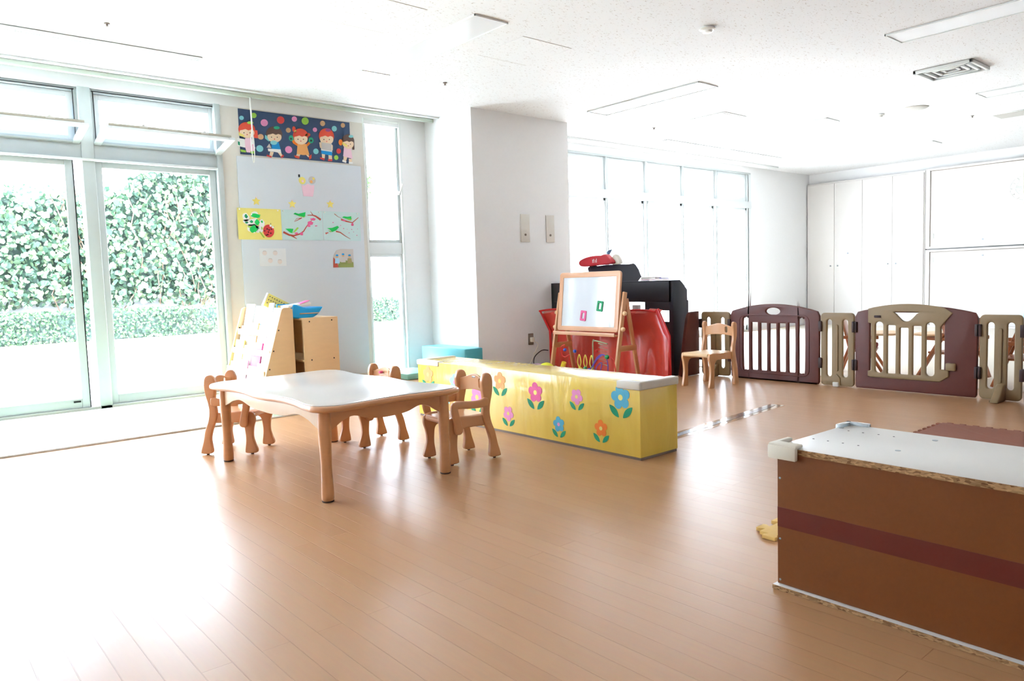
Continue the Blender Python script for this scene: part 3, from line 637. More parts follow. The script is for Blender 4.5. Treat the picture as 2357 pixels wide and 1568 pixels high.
for pts, pts2 in ((((860, 680), (885, 662), (930, 675), (1030, 648), (1022, 700), (1000, 725), (920, 700)), ((900, 700), (1000, 725), (1040, 700), (1000, 715))), (((740, 885), (800, 882), (850, 885), (830, 945), (800, 935)), ((830, 945), (905, 860), (925, 870), (880, 920)))):
    b_ = MB(); b_.poly([cv(p) for p in pts], .0007, green_br, FL(3)); b_.poly([cv(p) for p in pts2], .0007, green_li, FL(4)); b_.build('bird', t)
# drawing 3
t = sheet('drawing', 3.315, 3.718, 1.377, 1.657, skyp, 'aqua drawing of two green birds with sprinkled pink dots, rightmost of three', 'drawing'); pins(t, .403, .28)
cv = conv(1268, 640, 1795, 1040, .403, .28); k = MB()
branch(k, cv, [(1520, 745), (1600, 770), (1680, 785), (1770, 710)], 12, brown_ln); branch(k, cv, [(1295, 945), (1335, 930)], 12, brown_ln); branch(k, cv, [(1440, 912), (1500, 925), (1570, 975), (1640, 1015)], 9, brown_ln)
branch(k, cv, [(1430, 670), (1480, 710), (1530, 730)], 4, brown_ln)
for i, (x, y, a, b_) in enumerate(((1680, 810, 18, 22), (1560, 760, 24, 8), (1405, 790, 8, 6), (1510, 830, 5, 5), (1550, 870, 6, 6), (1665, 880, 6, 6), (1690, 915, 5, 5), (1735, 960, 7, 7), (1625, 930, 6, 5), (1750, 870, 4, 4), (1600, 880, 4, 4))): k.poly([cv(p) for p in blob(x, y, a, b_, 60 + i, 8)], .0007, magenta, FL(2))
k.build('painted_branches', t)
for pts, pts2 in ((((1535, 715), (1560, 700), (1610, 705), (1665, 695), (1668, 735), (1640, 752), (1580, 730)), ((1580, 730), (1660, 755), (1690, 700), (1668, 735))), (((1318, 872), (1390, 865), (1465, 835), (1485, 855), (1440, 900), (1385, 922), (1360, 890)), ((1330, 895), (1385, 922), (1360, 925)))):
    b_ = MB(); b_.poly([cv(p) for p in pts], .0007, green_br, FL(3)); b_.poly([cv(p) for p in pts2], .0007, green_li, FL(4)); b_.build('bird', t)
# stars
def star(cx, cy, r): return [(cx + (r if k % 2 == 0 else r * .48) * math.sin(k * PI / 5), cy + (r if k % 2 == 0 else r * .48) * math.cos(k * PI / 5)) for k in range(10)]
for (x, z, lab) in ((2.672, 1.722, 'yellow paper star above the ladybird drawing'), (3.014, 1.712, 'yellow paper star above the middle drawing'), (3.402, 1.727, 'yellow paper star above the rightmost drawing')):
    t = thing('paper_star', lab, 'paper star', (x, YP - .0005, z)); MB().poly(star(0, 0, .042), .0015, yel_star, PM).build('star', t); MB().cyl((0, -.0015, .034), (0, -.007, .034), .005, pink_lt, n=10).build('magnet', t)
# hand craft
t = thing('paper_craft', 'pink paper craft with two round yellow bees high on the grey board', 'paper craft', (3.18, YP - .0005, 1.85))
MB().poly([(-.05, -.06), (.045, -.06), (.06, 0), (.065, .05), (.03, .045), (.0, .06), (-.035, .04), (-.065, .045), (-.06, 0)], .0015, pink_lt, PM).build('pink_pot', t)
b_ = MB(); b_.poly(circ(-.055, .085, .034), .0025, yel_star, PM); b_.poly(circ(-.052, .08, .012), .0035, pink_lt, PM); b_.box(-.092, -.075, -.004, 0, .115, .14, black_cloth); b_.build('bee', t)
b_ = MB(); b_.poly(circ(.045, .095, .036), .0025, grey_p, PM); b_.poly(circ(.035, .08, .014), .0035, orange_lt, PM); b_.poly(circ(.06, .11, .012), .0035, yel_star, PM); b_.build('bee', t)
# white sheet with circles, photo
t = sheet('paper_sheet', 2.672, 2.925, 1.136, 1.298, mat('cool_paper', (228, 229, 230), .6), 'white paper with four small round portraits under the drawings', 'paper')
for (x, z) in ((.05, .12), (.15, .12), (.10, .05), (.19, .04)):
    b_ = MB(); b_.poly(circ(x, z, .022), .0007, mat('faint_pink', (228, 214, 208), .6), FL(0)); b_.poly([(x - .02, z + .01), (x - .01, z + .022), (x + .01, z + .022), (x + .02, z + .01), (x, z + .015)], .0007, grey_p, FL(1)); b_.build('portrait', t)
t = thing('photograph', 'small photo of three people in blue caps, lower right on the grey board', 'photograph', (3.40, YP - .0005, 1.116))
MB().poly([(0, 0), (.225, 0), (.225, .18), (.09, .18), (.04, .165), (.01, .12), (0, .06)], .0015, grey_p, PM).build('paper', t)
b_ = MB(); b_.poly([(0, 0), (.06, 0), (.04, .06), (.005, .1)], .0007, brown_ln, FL(0)); b_.poly([(.05, 0), (.22, 0), (.22, .05), (.13, .07), (.06, .05)], .0007, mat('photo_green', (150, 160, 90), .6), FL(0))
for (x, z, m) in ((.045, .075, blue_pale), (.11, .085, grey_p), (.18, .075, mat('photo_khaki', (170, 158, 110), .6))):
    b_.poly([(x - .026, z - .035), (x + .026, z - .035), (x + .02, z + .015), (x - .02, z + .015)], .0007, m, FL(1)); b_.poly(circ(x, z + .032, .014, 12), .0007, tan_p, FL(2)); b_.poly(circ(x, z + .043, .015, 12, .009), .0007, blue_p, FL(3))
b_.build('picture', t)

# ================================================================== pillar fittings
for (x0, x1, z0, z1, lab) in ((5.155, 5.275, 1.335, 1.625, 'tall white wall plate on the pillar, left of the pair'), (5.515, 5.635, 1.335, 1.625, 'tall white wall plate on the pillar, right of the pair')):
    t = thing('switch_plate', lab, 'switch plate', ((x0 + x1) / 2, 5.866, (z0 + z1) / 2)); a, b_ = (x1 - x0) / 2, (z1 - z0) / 2
    MB().box(-a, a, -.012, -.0005, -b_, b_, beige_wall, .004).build('plate', t); MB().cyl((-.005, -.012, -.07), (-.005, -.018, -.07), .012, brown_sw).build('switch', t)
t = thing('wall_socket', 'brown wall socket with a white plug low on the pillar', 'socket', (5.25, 5.866, .31))
MB().box(-.035, .035, -.01, -.0005, -.06, .06, brown_sw, .004).build('plate', t)
tag(MB().box(-.02, .02, -.045, -.011, -.03, .02, cream_pl, .006).tube(cat_rom([(.01, -.04, -.02), (.05, -.06, -.06), (.0, -.05, -.16), (-.06, -.05, -.26), (-.08, -.04, -.30)], 6, False), .004, cream_pl).build('power_plug', loc=(5.25, 5.866, .31)), 'cream plug and cord in the pillar socket', 'plug')

# ================================================================== floor things
struct(box('trim_9', XL, 2.3, 5.125, 5.14, 0.0005, .012, trim_white, .002))
tag(box('floor_mat', XL + .01, 2.3, 5.14, 6.62, 0.0008, .014, TILE, .003), 'thin pale green tiled mat along the glass doors', 'mat')
t = thing('exercise_mat', 'folded aqua vinyl mat standing against the pillar', 'mat', (4.41, 6.1, 0))
MB().box(-.11, .11, -.33, .42, .001, .285, aqua_vin, .012).build('pad', t); MB().box(-.105, .105, -.336, -.329, .006, .28, aqua_dk, .002).build('end_panel', t)
tag(box('foam_block', 3.86, 4.24, 6.12, 6.60, .001, .06, mint_vin, .01), 'flat mint foam block on the floor by the narrow window', 'foam block')

# yellow box
guard_m = mat('grey_cream_guard', (212, 202, 186), .5)
BX, BY0, BY1, BZ = 2.862, 2.392, 4.40, .392; BX1 = 3.165
t = thing('storage_box', 'long low yellow cardboard box decorated with paper flowers', 'box', (BX, BY0, 0))
b_ = MB(); b_.box(0, BX1 - BX, 0, BY1 - BY0, .014, BZ, YELLOW, .004); b_.build('body', t)
MB().box(.006, BX1 - BX - .004, .004, BY1 - BY0 - .004, .0005, .014, brown_sw).build('base', t)
g = MB(); g.box(-.008, .05, -.008, .15, BZ - .034, BZ + .008, guard_m, .008, seg=3); g.box(.0, BX1 - BX + .006, -.010, .045, BZ - .034, BZ + .009, guard_m, .009, seg=3); g.build('corner_guard', t)
g = MB(); g.box(-.006, .045, BY1 - BY0 - .26, BY1 - BY0 + .006, BZ - .03, BZ + .006, cream_pl, .008, seg=3); g.box(.0, BX1 - BX + .006, BY1 - BY0 - .04, BY1 - BY0 + .006, BZ - .03, BZ + .007, cream_pl, .008, seg=3); g.build('corner_guard', t)
FM = lambda y, z: basis((-.0005, y - BY0, z), (0, -1, 0), (0, 0, 1), (-1, 0, 0))
def flower(y, z, R, m, cm, leaf=green_lf, a0=90, petals=5):
    f = MB(); M = FM(y, z); R *= 1.08
    for k in range(petals):
        a = math.radians(a0 + 72 * k); f.poly(circ(R * .6 * math.cos(a), R * .6 * math.sin(a), R * .4, 16), .0012 + .0001 * k, m, M)
    f.poly(circ(0, 0, R * .5, 14), .0020, m, M); f.poly(circ(0, 0, R * .24, 14), .0026, cm, M)
    o = f.build('flower_sticker', t)
    for s in (-1, 1):
        l_ = MB(); q = []
        for i in range(17):
            u = i / 16; q.append((u, .20 * math.sin(PI * u) ** .8))
        for i in range(15, 0, -1):
            u = i / 16; q.append((u, -.20 * math.sin(PI * u) ** .8))
        L_ = R * 1.35; a = math.radians(44 if s > 0 else 136); c, s_ = math.cos(a), math.sin(a)
        pts = [(s * R * .22 + L_ * (p[0] * c - p[1] * s_ * 1.0), -R * 1.62 + L_ * (p[0] * s_ + p[1] * c)) for p in q]
        l_.poly(pts, .0014, leaf, M); l_.build('leaf_sticker', o)
flower(2.518, .312, .060, blue_fl, yel, a0=100); flower(2.834, .285, .042, pink_m, yel_star, a0=60); flower(3.169, .277, .056, magenta, yel, a0=95)
flower(3.419, .125, .044, pink_m, yel_star, a0=60); flower(2.98, .114, .042, blue_fl, pink_m, a0=100); flower(2.659, .133, .043, orange, yel, a0=95)
flower(3.491, .318, .052, orange_lt, yel_star, a0=90); flower(3.724, .195, .062, pink_m, yel_star, a0=60); flower(3.963, .272, .052, blue_pale, pink_m, a0=90); flower(4.272, .300, .056, orange_lt, yel, a0=90); flower(4.037, .13, .045, orange_lt, aqua_p, a0=60)

# ---------------- table
T0 = Vector((1.716, 3.485, 0)); t = thing('nursery_table', 'low white-topped beech table with wavy edges and four chairs around it missing one side'.replace(' and four chairs around it missing one side', ' in the middle of the floor'), 'table', T0, math.radians(1.5))
hw, hl = .316, .556  # leg half spacing
def table_outline(off=0):
    pts = []; W2, L2 = hw + .072, hl + .105; n = 14; r = .10
    def side(p0, p1, nrm, amp, kind):
        for i in range(n + 1):
            u = i / n; s = u * 2 - 1
            e = 1 - math.cos(2 * PI * u); w_ = amp * (.7 * math.sin(2 * PI * u) ** 2 + .3 * math.sin(PI * u) ** 2) if kind else amp * math.sin(PI * u) ** 2
            pts.append((p0[0] + (p1[0] - p0[0]) * u - nrm[0] * w_, p0[1] + (p1[1] - p0[1]) * u - nrm[1] * w_))
    def corner(cx, cy, a0):
        for i in range(1, 8): a = math.radians(a0 + 90 * i / 8); pts.append((cx + r * math.cos(a), cy + r * math.sin(a)))
    side((W2, -L2 + r), (W2, L2 - r), (1, 0), .045, 1); corner(W2 - r, L2 - r, 0)
    side((W2 - r, L2), (-W2 + r, L2), (0, 1), .025, 0); corner(-W2 + r, L2 - r, 90)
    side((-W2, L2 - r), (-W2, -L2 + r), (-1, 0), .045, 1); corner(-W2 + r, -L2 + r, 180)
    side((-W2 + r, -L2), (W2 - r, -L2), (0, -1), .025, 0); corner(W2 - r, -L2 + r, 270)
    return pts
TH = .425
ol = table_outline(); MB().plate(ol, .026, wood, .012, M=Matrix.Translation((0, 0, TH - .014)), res=4).build('top_edge', t)
MB().plate([(x * .957, y * .972) for x, y in ol], .004, table_white, .0015, M=Matrix.Translation((0, 0, TH + .0005))).build('tabletop', t)
def apron(L_, M, m):
    n = 40; top = [(-L_ / 2, 0), (L_ / 2, 0)]; bot = []
    for i in range(n + 1):
        u = 1 - i / n; s = abs(u * 2 - 1); d = .068 - .026 * math.exp(-((s - .62) / .2) ** 2) + .004 * math.exp(-(s / .2) ** 2) + .13 * max(0, s - .82)
        bot.append((-L_ / 2 + L_ * u, -d))
    MB().plate(top + bot, .02, m, .002, M=M).build('apron', t)
for s in (-1, 1):
    apron(2 * hl - .05, basis((s * hw, 0, TH - .026), (0, 1, 0), (0, 0, 1), (1, 0, 0)), wood_pale); apron(2 * hw - .05, basis((0, s * hl, TH - .026), (1, 0, 0), (0, 0, 1), (0, -1, 0)), wood)
for sx in (-1, 1):
    for sy in (-1, 1):
        lg = MB().lathe([(.024, .006), (.027, .012), (.0272, .04), (.0245, .10), (.0235, .16), (.0255, .23), (.028, .29), (.0275, .36), (.027, TH - .027)], wood, (sx * hw, sy * hl, 0)).build('leg', t)
        MB().lathe([(.024, .0), (.026, .002), (.026, .007)], rubber, (sx * hw, sy * hl, 0)).build('foot_pad', lg)

# ---------------- chunky armchairs for children (front = +x, sitter's left = +y)
def side_plate(parent, name, pts, y, th, m, bev=.007, holes=(), n=6):
    return MB().plate(cat_rom(pts, n), th, m, bev, M=basis((0, y, 0), (1, 0, 0), (0, 0, 1), (0, -1, 0)), res=3).build(name, parent)
def backrest(parent, x, z0, z1, halfw, m, curve=.022, hole=True, th=.012):
    # bent plywood slat: built flat in (y,z) then bowed rearwards
    top = []
    n = 24
    for i in range(n + 1):
        y = halfw - 2 * halfw * i / n; s = y / halfw; top.append((y, z1 - .012 + .014 * math.cos(s * PI * .9) - .004))
    bot = [(-halfw + 2 * halfw * i / n, z0 + .012 * (1 - abs(-1 + 2 * i / n) ** 2)) for i in range(n + 1)]
    hs = [rrect(halfw * .40, halfw * .40 + .026, (z0 + z1) / 2 - .026, (z0 + z1) / 2 + .026, .0125)] if hole else []
    mb = MB().plate(top + bot, th, m, .003, hs, M=basis((x, 0, 0), (0, 1, 0), (0, 0, 1), (1, 0, 0)), res=2)
    for i in range(1, 24): bmesh.ops.bisect_plane(mb.bm, geom=mb.bm.verts[:] + mb.bm.edges[:] + mb.bm.faces[:], plane_co=(0, -halfw + 2 * halfw * i / 24, 0), plane_no=(0, 1, 0), dist=1e-6)
    for v in mb.bm.verts: v.co.x -= curve * (1 - (v.co.y / halfw) ** 2)
    return mb.build('backrest', parent, ang=50)
def armchair(lab):
    t = thing('nursery_armchair', lab, 'chair', group=None)
    xb, xf, hw_ = -.132, .125, .122; th = .028
    for s in (-1, 1):
        y = s * hw_
        post = [(xb - .036, .018), (xb - .028, .008), (xb, .006), (xb + .026, .010), (xb + .034, .024), (xb + .030, .055), (xb + .028, .10), (xb + .046, .16), (xb + .066, .205), (xb + .070, .25), (xb + .064, .31), (xb + .068, .36), (xb + .072, .41), (xb + .058, .446), (xb + .036, .454), (xb + .014, .443), (xb + .004, .41), (xb + .008, .35), (xb + .022, .29), (xb + .026, .24), (xb + .016, .19), (xb - .004, .14), (xb - .018, .08)]
        o = side_plate(t, 'rear_leg', post, y, th, wood)
        MB().cyl((xb, y, 0), (xb, y, .008), .008, rubber, n=10).build('foot_glide', o)
        fl = [(xf - .038, .020), (xf - .030, .008), (xf, .006), (xf + .028, .010), (xf + .036, .026), (xf + .024, .06), (xf + .014, .10), (xf + .018, .15), (xf + .030, .195), (xf + .024, .228), (xf + .002, .243), (xf - .05, .246), (xf - .12, .240), (xb + .062, .238), (xb + .052, .232), (xb + .05, .188), (xb + .060, .180), (xf - .12, .182), (xf - .065, .180), (xf - .040, .166), (xf - .032, .13), (xf - .030, .08)]
        o = side_plate(t, 'front_leg', fl, y * .93, .024, wood)
        MB().cyl((xf, y * .93, 0), (xf, y * .93, .008), .008, rubber, n=10).build('foot_glide', o)
        arm = [(xb + .050, .285), (xb + .10, .280), (xb + .17, .284), (xf - .032, .290), (xf - .026, .286), (xf - .034, .25), (xf - .044, .21), (xf - .050, .176), (xf - .038, .160), (xf - .014, .160), (xf - .004, .176), (xf - .002, .22), (xf + .012, .27), (xf + .012, .305), (xf - .006, .326), (xf - .04, .328), (xb + .16, .322), (xb + .10, .320), (xb + .052, .328)]
        side_plate(t, 'armrest', arm, y * 1.16, .022, wood)
    seat = MB(); seat.plate(rrect(xb + .03, xf + .022, -hw_ * .93 + .012, hw_ * .93 - .012, .012), .014, wood_h, .005, M=Matrix.Translation((0, 0, .232))); seat.cyl((xf + .006, -.100, .222), (xf + .006, .100, .222), .017, wood_h)
    seat.build('seat', t)
    backrest(t, xb + .046, .342, .440, hw_ - .008, wood_h)
    return t
A = armchair('low beech armchair at the left end of the table, turned diagonally')
def place(o, x, y, head): o.location = (x, y, 0); o.rotation_euler = (0, 0, math.radians(head))
place(A, 1.538, 4.271, -46)
Bc = dup(A, (2.290, 3.141, 0), math.radians(176.5), 'low beech armchair at the right side of the table, nearest the yellow box flowers')
Cc = dup(A, (2.178, 3.861, 0), math.radians(181), 'low beech armchair behind the table with a pink dot on its back')
# stickers: one for each back
bs = [c for c in A.children if c.name.startswith('backrest')][0]; MB().cyl((-.093, -.045, .40), (-.105, -.045, .40), .006, steel, n=12).build('sticker', bs)
bs = [c for c in Cc.children if c.name.startswith('backrest')][0]
MB().cyl((-.080, -.03, .405), (-.102, -.03, .405), .008, magenta, n=14).build('sticker', bs)
bs = [c for c in Bc.children if c.name.startswith('backrest')][0]
MB().box(-.084, -.0805, .012, .040, .421, .430, steel, .001).build('sticker', bs)
# plain chair by the play fence
D = thing('nursery_chair', 'small armless plywood chair standing alone in front of the play fence', 'chair', (5.305, 3.672, 0), math.radians(180))
xb, xf, hw_ = -.165, .165, .145
for s in (-1, 1):
    y = s * hw_
    post = [(xb - .030, .001), (xb + .030, .001), (xb + .030, .06), (xb + .032, .13), (xb + .048, .20), (xb + .060, .26), (xb + .058, .31), (xb + .040, .37), (xb + .036, .42), (xb + .040, .47), (xb + .044, .505), (xb + .030, .528), (xb + .008, .526), (xb - .010, .508), (xb - .012, .47), (xb - .008, .41), (xb + .008, .35), (xb + .014, .29), (xb + .004, .23), (xb - .014, .16), (xb - .024, .08)]
    MB().plate(cat_rom(post, 5), .024, wood_h, .004, M=basis((0, y, 0), (1, 0, 0), (0, 0, 1), (0, -1, 0))).build('rear_leg', D)
    fl = [(xf - .030, .001), (xf + .030, .001), (xf + .022, .06), (xf + .012, .13), (xf + .020, .20), (xf + .034, .245), (xf + .028, .275), (xf + .004, .285), (xf - .12, .281), (xb + .055, .280), (xb + .05, .27), (xb + .05, .225), (xb + .06, .22), (xf - .10, .228), (xf - .055, .216), (xf - .036, .18), (xf - .034, .12), (xf - .032, .06)]
    MB().plate(cat_rom(fl, 5), .022, wood_h, .004, M=basis((0, y * .9, 0), (1, 0, 0), (0, 0, 1), (0, -1, 0))).build('front_leg', D)
MB().plate(rrect(xb + .03, xf + .03, -.115, .115, .01), .012, wood_lt, .004, M=Matrix.Translation((0, 0, .278))).cyl((xf + .022, -.118, .268), (xf + .022, .118, .268), .015, wood_lt).build('seat', D)
backrest(D, xb + .026, .408, .515, hw_ - .006, wood_h, .018)

tag(box('glare_sheet', 6.3, 12.58, .2, 6.55, .0008, .009, mat('cream_glare_sheet', (232, 222, 206), .45, .02, 4), .002), 'large pale cream sheet added for window glare on the floor behind the play fence', 'mat')  # added pale sheet: stands in for window glare on the far floor, lifts brightness
# ---------------- play fence
XF = 5.845
def fm(y): return basis((XF, y, 0), (0, -1, 0), (0, 0, 1), (-1, 0, 0))   # u runs to the right of the photo
def slotpts(u0, u1, z0, z1, r=None): return rrect(u0, u1, z0, z1, r or (u1 - u0) / 2 * .98, 5)
def arch_panel(w_, zs, zt, n=20): return [(0 + .012, .004), (w_ - .012, .004), (w_ - .004, .02), (w_, zs - .03), (w_ - .015, zs + .0)] + [(w_ - .02 - (w_ - .04) * i / n, zs + .008 + (zt - zs) * math.sin(PI * i / n) ** .85) for i in range(n + 1)] + [(.015, zs), (0, zs - .03), (.004, .02)]
PF = thing('play_fence', 'brown and tan plastic children play fence with a gate, standing across the room', 'play fence')
def joint(parent, y, m=dark_pl):
    for z in (.14, .44): MB().box(XF - .028, XF + .02, y - .014, y + .014, z, z + .085, m, .004).build('hinge', parent)
def narrow_panel(y0, y1, lab, foot='peg'):
    w_ = y0 - y1
    outer = rrect(.003, w_ - .003, .004, .592, .03)
    hs = [slotpts(w_ * .19, w_ * .19 + .042, .075, .54), slotpts(w_ * .81 - .042, w_ * .81, .075, .54)]
    t = MB().plate(outer, .028, tan_pl, .008, hs, M=fm(y0), res=3).build('fence_panel', PF)
    MB().plate(slotpts(w_ * .5 - .011, w_ * .5 + .011, .12, .50), .010, tan_pl, .004, M=basis((XF - .018, y0, 0), (0, -1, 0), (0, 0, 1), (-1, 0, 0))).build('rib', t)
    yc = (y0 + y1) / 2
    if foot == 'wedge':
        f = MB(); f.plate(cat_rom([(0, .001), (-.15, .001), (-.155, .015), (-.10, .05), (-.05, .10), (-.015, .115), (0, .11)], 4), .055, tan_pl, .012, M=basis((XF - .01, yc - .01, 0), (1, 0, 0), (0, 0, 1), (0, -1, 0))); f.build('foot', t)
    else:
        f = MB(); f.plate([(-.03, .006), (.03, .006), (.028, .07), (.0, .10), (-.028, .07)], .014, tan_pl, .004, M=basis((XF - .018, yc, 0), (0, -1, 0), (0, 0, 1), (-1, 0, 0))); f.build('foot_socket', t)
        if foot == 'peg': MB().box(XF - .045, XF - .015, yc - .022, yc + .022, .001, .035, white_pl, .003).build('rubber_foot', t)
    joint(t, y0 - .002); joint(t, y1 + .002)
    return t
narrow_panel(4.125, 3.815, 'tan two-slot fence panel behind the small plywood chair', 'wedge')
# brown arched panel
y0, y1 = 3.81, 2.975; w_ = y0 - y1
hs = [circ(w_ * .50, .60, .067, 28, .031)]
n = 7; u0, u1 = .125, w_ - .125; wsl = .060
for i in range(n):
    uc = u0 + wsl / 2 + (u1 - u0 - wsl) * i / (n - 1); s = uc / w_ * 2 - 1
    zt = .500 + .03 * abs(s) ** 1.5; zb = .082
    if i in (0, n - 1):
        hs.append(cat_rom([(uc - (.008 if i == 0 else .024), zb), (uc + (.024 if i == 0 else .008), zb), (uc + .027, zb + .03), (uc + .027, zt), (uc + (.024 if i == 0 else .012), zt + .022), (uc, zt + .034), (uc - (.012 if i == 0 else .024), zt + .022), (uc - .027, zt - .01), (uc - .027, zb + .03)], 4))
    else: hs.append([(uc - wsl / 2 + .004, zb), (uc + wsl / 2 - .004, zb), (uc + wsl / 2, zb + .01), (uc + wsl / 2, zt - .005), (uc - wsl / 2, zt - .005), (uc - wsl / 2, zb + .01)])
t = MB().plate(arch_panel(w_, .595, .655), .028, brown_pl, .008, hs, M=fm(y0), res=3).build('fence_panel', PF); t['label'] = 'brown arched panel with an oval handle hole'
MB().plate(rrect(.085, w_ - .085, .052, .572, .06), .006, brown_pl, .003, [rrect(.098, w_ - .098, .064, .560, .05)], M=basis((XF - .0155, y0, 0), (0, -1, 0), (0, 0, 1), (-1, 0, 0))).build('raised_rim', t)
narrow_panel(2.968, 2.69, 'tan two-slot fence panel between the two wide brown panels', 'peg')
# gate
y0, y1 = 2.685, 1.825; w_ = y0 - y1
t = MB().plate(arch_panel(w_, .595, .648), .030, brown_pl, .008, [[(.115, .12), (w_ - .215, .12), (w_ - .215, .60), (.115, .60)]], M=fm(y0), res=3).build('gate_frame', PF)
gw0, gw1 = .105, w_ - .150; gw = gw1 - gw0
out = [(gw0, .105), (gw0 + .02, .098), (gw1 - .09, .098), (gw1 - .03, .14), (gw1 - .03, .185), (gw1 - .085, .19), (gw1 - .085, .50), (gw1 - .01, .60), (gw1 - .03, .615)] + [(gw1 - .03 - (gw - .03) * i / 14, .618 + .048 * math.sin(PI * (i + 1.5) / 17)) for i in range(1, 14)] + [(gw0, .628), (gw0, .52), (gw0 + .025, .515), (gw0 + .025, .15), (gw0, .145)]
hs = [cat_rom([(gw0 + .20, .605), (gw0 + .36, .605), (gw0 + .352, .590), (gw0 + .31, .545), (gw0 + .28, .535), (gw0 + .25, .545), (gw0 + .208, .590)], 3)]
for i in range(5):
    uc = gw0 + .085 + (gw - .085 - .155) * i / 4; zt = (.53, .505, .488, .503, .53)[i]
    hs.append(rrect(uc - .030, uc + .030, .135, zt, .027 if i in (0, 4) else .008, 4))
gp = MB().plate(out, .028, tan_pl, .007, hs, M=basis((XF - .014, y0, 0), (0, -1, 0), (0, 0, 1), (-1, 0, 0)), res=3).build('gate', t)
MB().box(XF - .036, XF - .030, y0 - gw0 - .10, y0 - gw0 - .05, .56, .578, dark_pl, .004).build('button', t)
MB().box(XF - .038, XF - .005, y0 - w_ + .135, y0 - w_ + .20, .185, .24, tan_pl, .008).build('latch', t)
joint(t, y0 - .004); joint(t, y1 + .004)
narrow_panel(1.818, 1.555, 'tan two-slot fence panel with wedge foot at the right edge', 'wedge')
# end wings
MB().plate([(0, .002), (-.262, .002), (-.28, .012), (-.284, .03), (-.215, .36), (-.175, .53), (-.155, .572), (-.13, .59), (-.10, .596), (0, .596)], .036, brown_pl, .008, M=basis((XF - .012, 4.16, 0), (1, 0, 0), (0, 0, 1), (.0, -1, 0)), res=3).build('fence_panel', PF)
MB().plate(rrect(-.80, 0, .004, .592, .04), .036, brown_pl, .008, [slotpts(-.62 + .11 * i, -.57 + .11 * i, .12, .50) for i in range(5)], M=basis((XF - .02, 1.525, 0), (.94, .34, 0), (0, 0, 1), (.34, -.94, 0)), res=3).build('fence_panel', PF)

# ---------------- low high-chairs behind the fence
def highchair(lab, x, y, rz, cush):
    t = thing('low_high_chair', lab, 'high chair', (x, y, .019), rz)
    for s in (-1, 1):
        lg = MB(); lg.box(-.012, .012, -.02, .02, 0, .44, wood_red, .004, Matrix.Translation((.17, s * .19, 0)) @ Matrix.Rotation(-.55, 4, 'Y')); lg.build('front_leg', t)
        lg = MB(); lg.box(-.012, .012, -.02, .02, 0, .52, wood_red, .004, Matrix.Translation((-.20, s * .17, 0)) @ Matrix.Rotation(.35, 4, 'Y')); lg.build('rear_leg', t)
        MB().box(-.18, .12, s * .19 - .012, s * .19 + .012, .315, .345, wood_red, .005).build('armrest', t)
    MB().box(-.13, .10, -.165, .165, .20, .218, wood_red, .005).build('seat', t)
    if cush: MB().box(-.12, .10, -.155, .155, .219, .262, red_cush, .015, seg=3).build('cushion', t)
    MB().plate(cat_rom([(.03, -.21), (.20, -.20), (.26, -.12), (.26, .12), (.20, .20), (.03, .21), (.02, .10), (.06, 0), (.02, -.10)], 4), .018, wood_lt, .006, M=Matrix.Translation((0, 0, .355))).build('tray', t)
    MB().box(-.008, .008, -.15, .15, 0, .26, wood_red, .006, Matrix.Translation((-.12, 0, .24)) @ Matrix.Rotation(-.22, 4, 'Y')).build('backrest', t)
    return t
highchair('low wooden high chair with a red cushion seen through the gate slots', 6.62, 2.96, math.radians(-70), True)
highchair('low wooden high chair with tilted back seen at the right of the gate', 6.75, 2.30, math.radians(75), False)
highchair('low wooden high chair seen through the rightmost tan panel', 6.55, 1.72, math.radians(-80), False)

# ---------------- wall things at the right edge
t = thing('wall_fan', 'white wall fan on the far wall at the right edge of the photo', 'fan', (12.50, 3.34, 2.02))
f = MB()
for r_ in (.03, .10, .17): f.tube([(-.10, r_ * math.cos(a * PI / 12), r_ * math.sin(a * PI / 12)) for a in range(24)], .005, white_pl, 6, True)
for a in range(12): f.tube([(-.105, .03 * math.cos(a * PI / 6), .03 * math.sin(a * PI / 6)), (-.10, .17 * math.cos(a * PI / 6), .17 * math.sin(a * PI / 6)), (-.02, .15 * math.cos(a * PI / 6), .15 * math.sin(a * PI / 6))], .003, white_pl, 5)
f.build('guard', t)
for a in range(3):
    MB().plate(cat_rom([(.02, -.015), (.08, -.05), (.145, -.03), (.145, .03), (.08, .045), (.02, .015)], 3), .004, white_pl, .001, M=basis((-.06, 0, 0), (0, math.cos(a * 2.094), math.sin(a * 2.094)), (.3, -math.sin(a * 2.094) * .95, math.cos(a * 2.094) * .95), (.95, .2, .2))).build('blade', t)
MB().cyl((-.07, 0, 0), (.06, 0, 0), .05, white_pl).box(.05, .09, -.05, .05, -.12, .04, white_pl, .01).build('motor_housing', t)
t = thing('wall_cabinet', 'beige box-shaped unit hanging on the wall at the right edge', 'cabinet', (9.35, 2.53, 1.57))
MB().box(0, .30, -.62, 0, 0, .44, grey_pl, .03, seg=3).build('body', t); MB().box(.06, .24, -.30, -.24, .44, ZC - 1.572, grey_pl, .01).build('hanging_bracket', t)
o = MB(); n = 12
pts = []
o.plate(cat_rom([(0, 0), (.10, .02), (.18, 0), (.26, .01), (.24, .3), (.20, .62), (.13, .70), (.07, .62), (.03, .3)], 4), .03, lt_blue, .012, M=basis((12.45, 3.33, .08), (0, -1, 0), (0, 0, 1), (-1, 0, 0))); tag(o.build('folded_cloth'), 'pale blue cloth hanging at the right edge by the far cupboard', 'cloth')

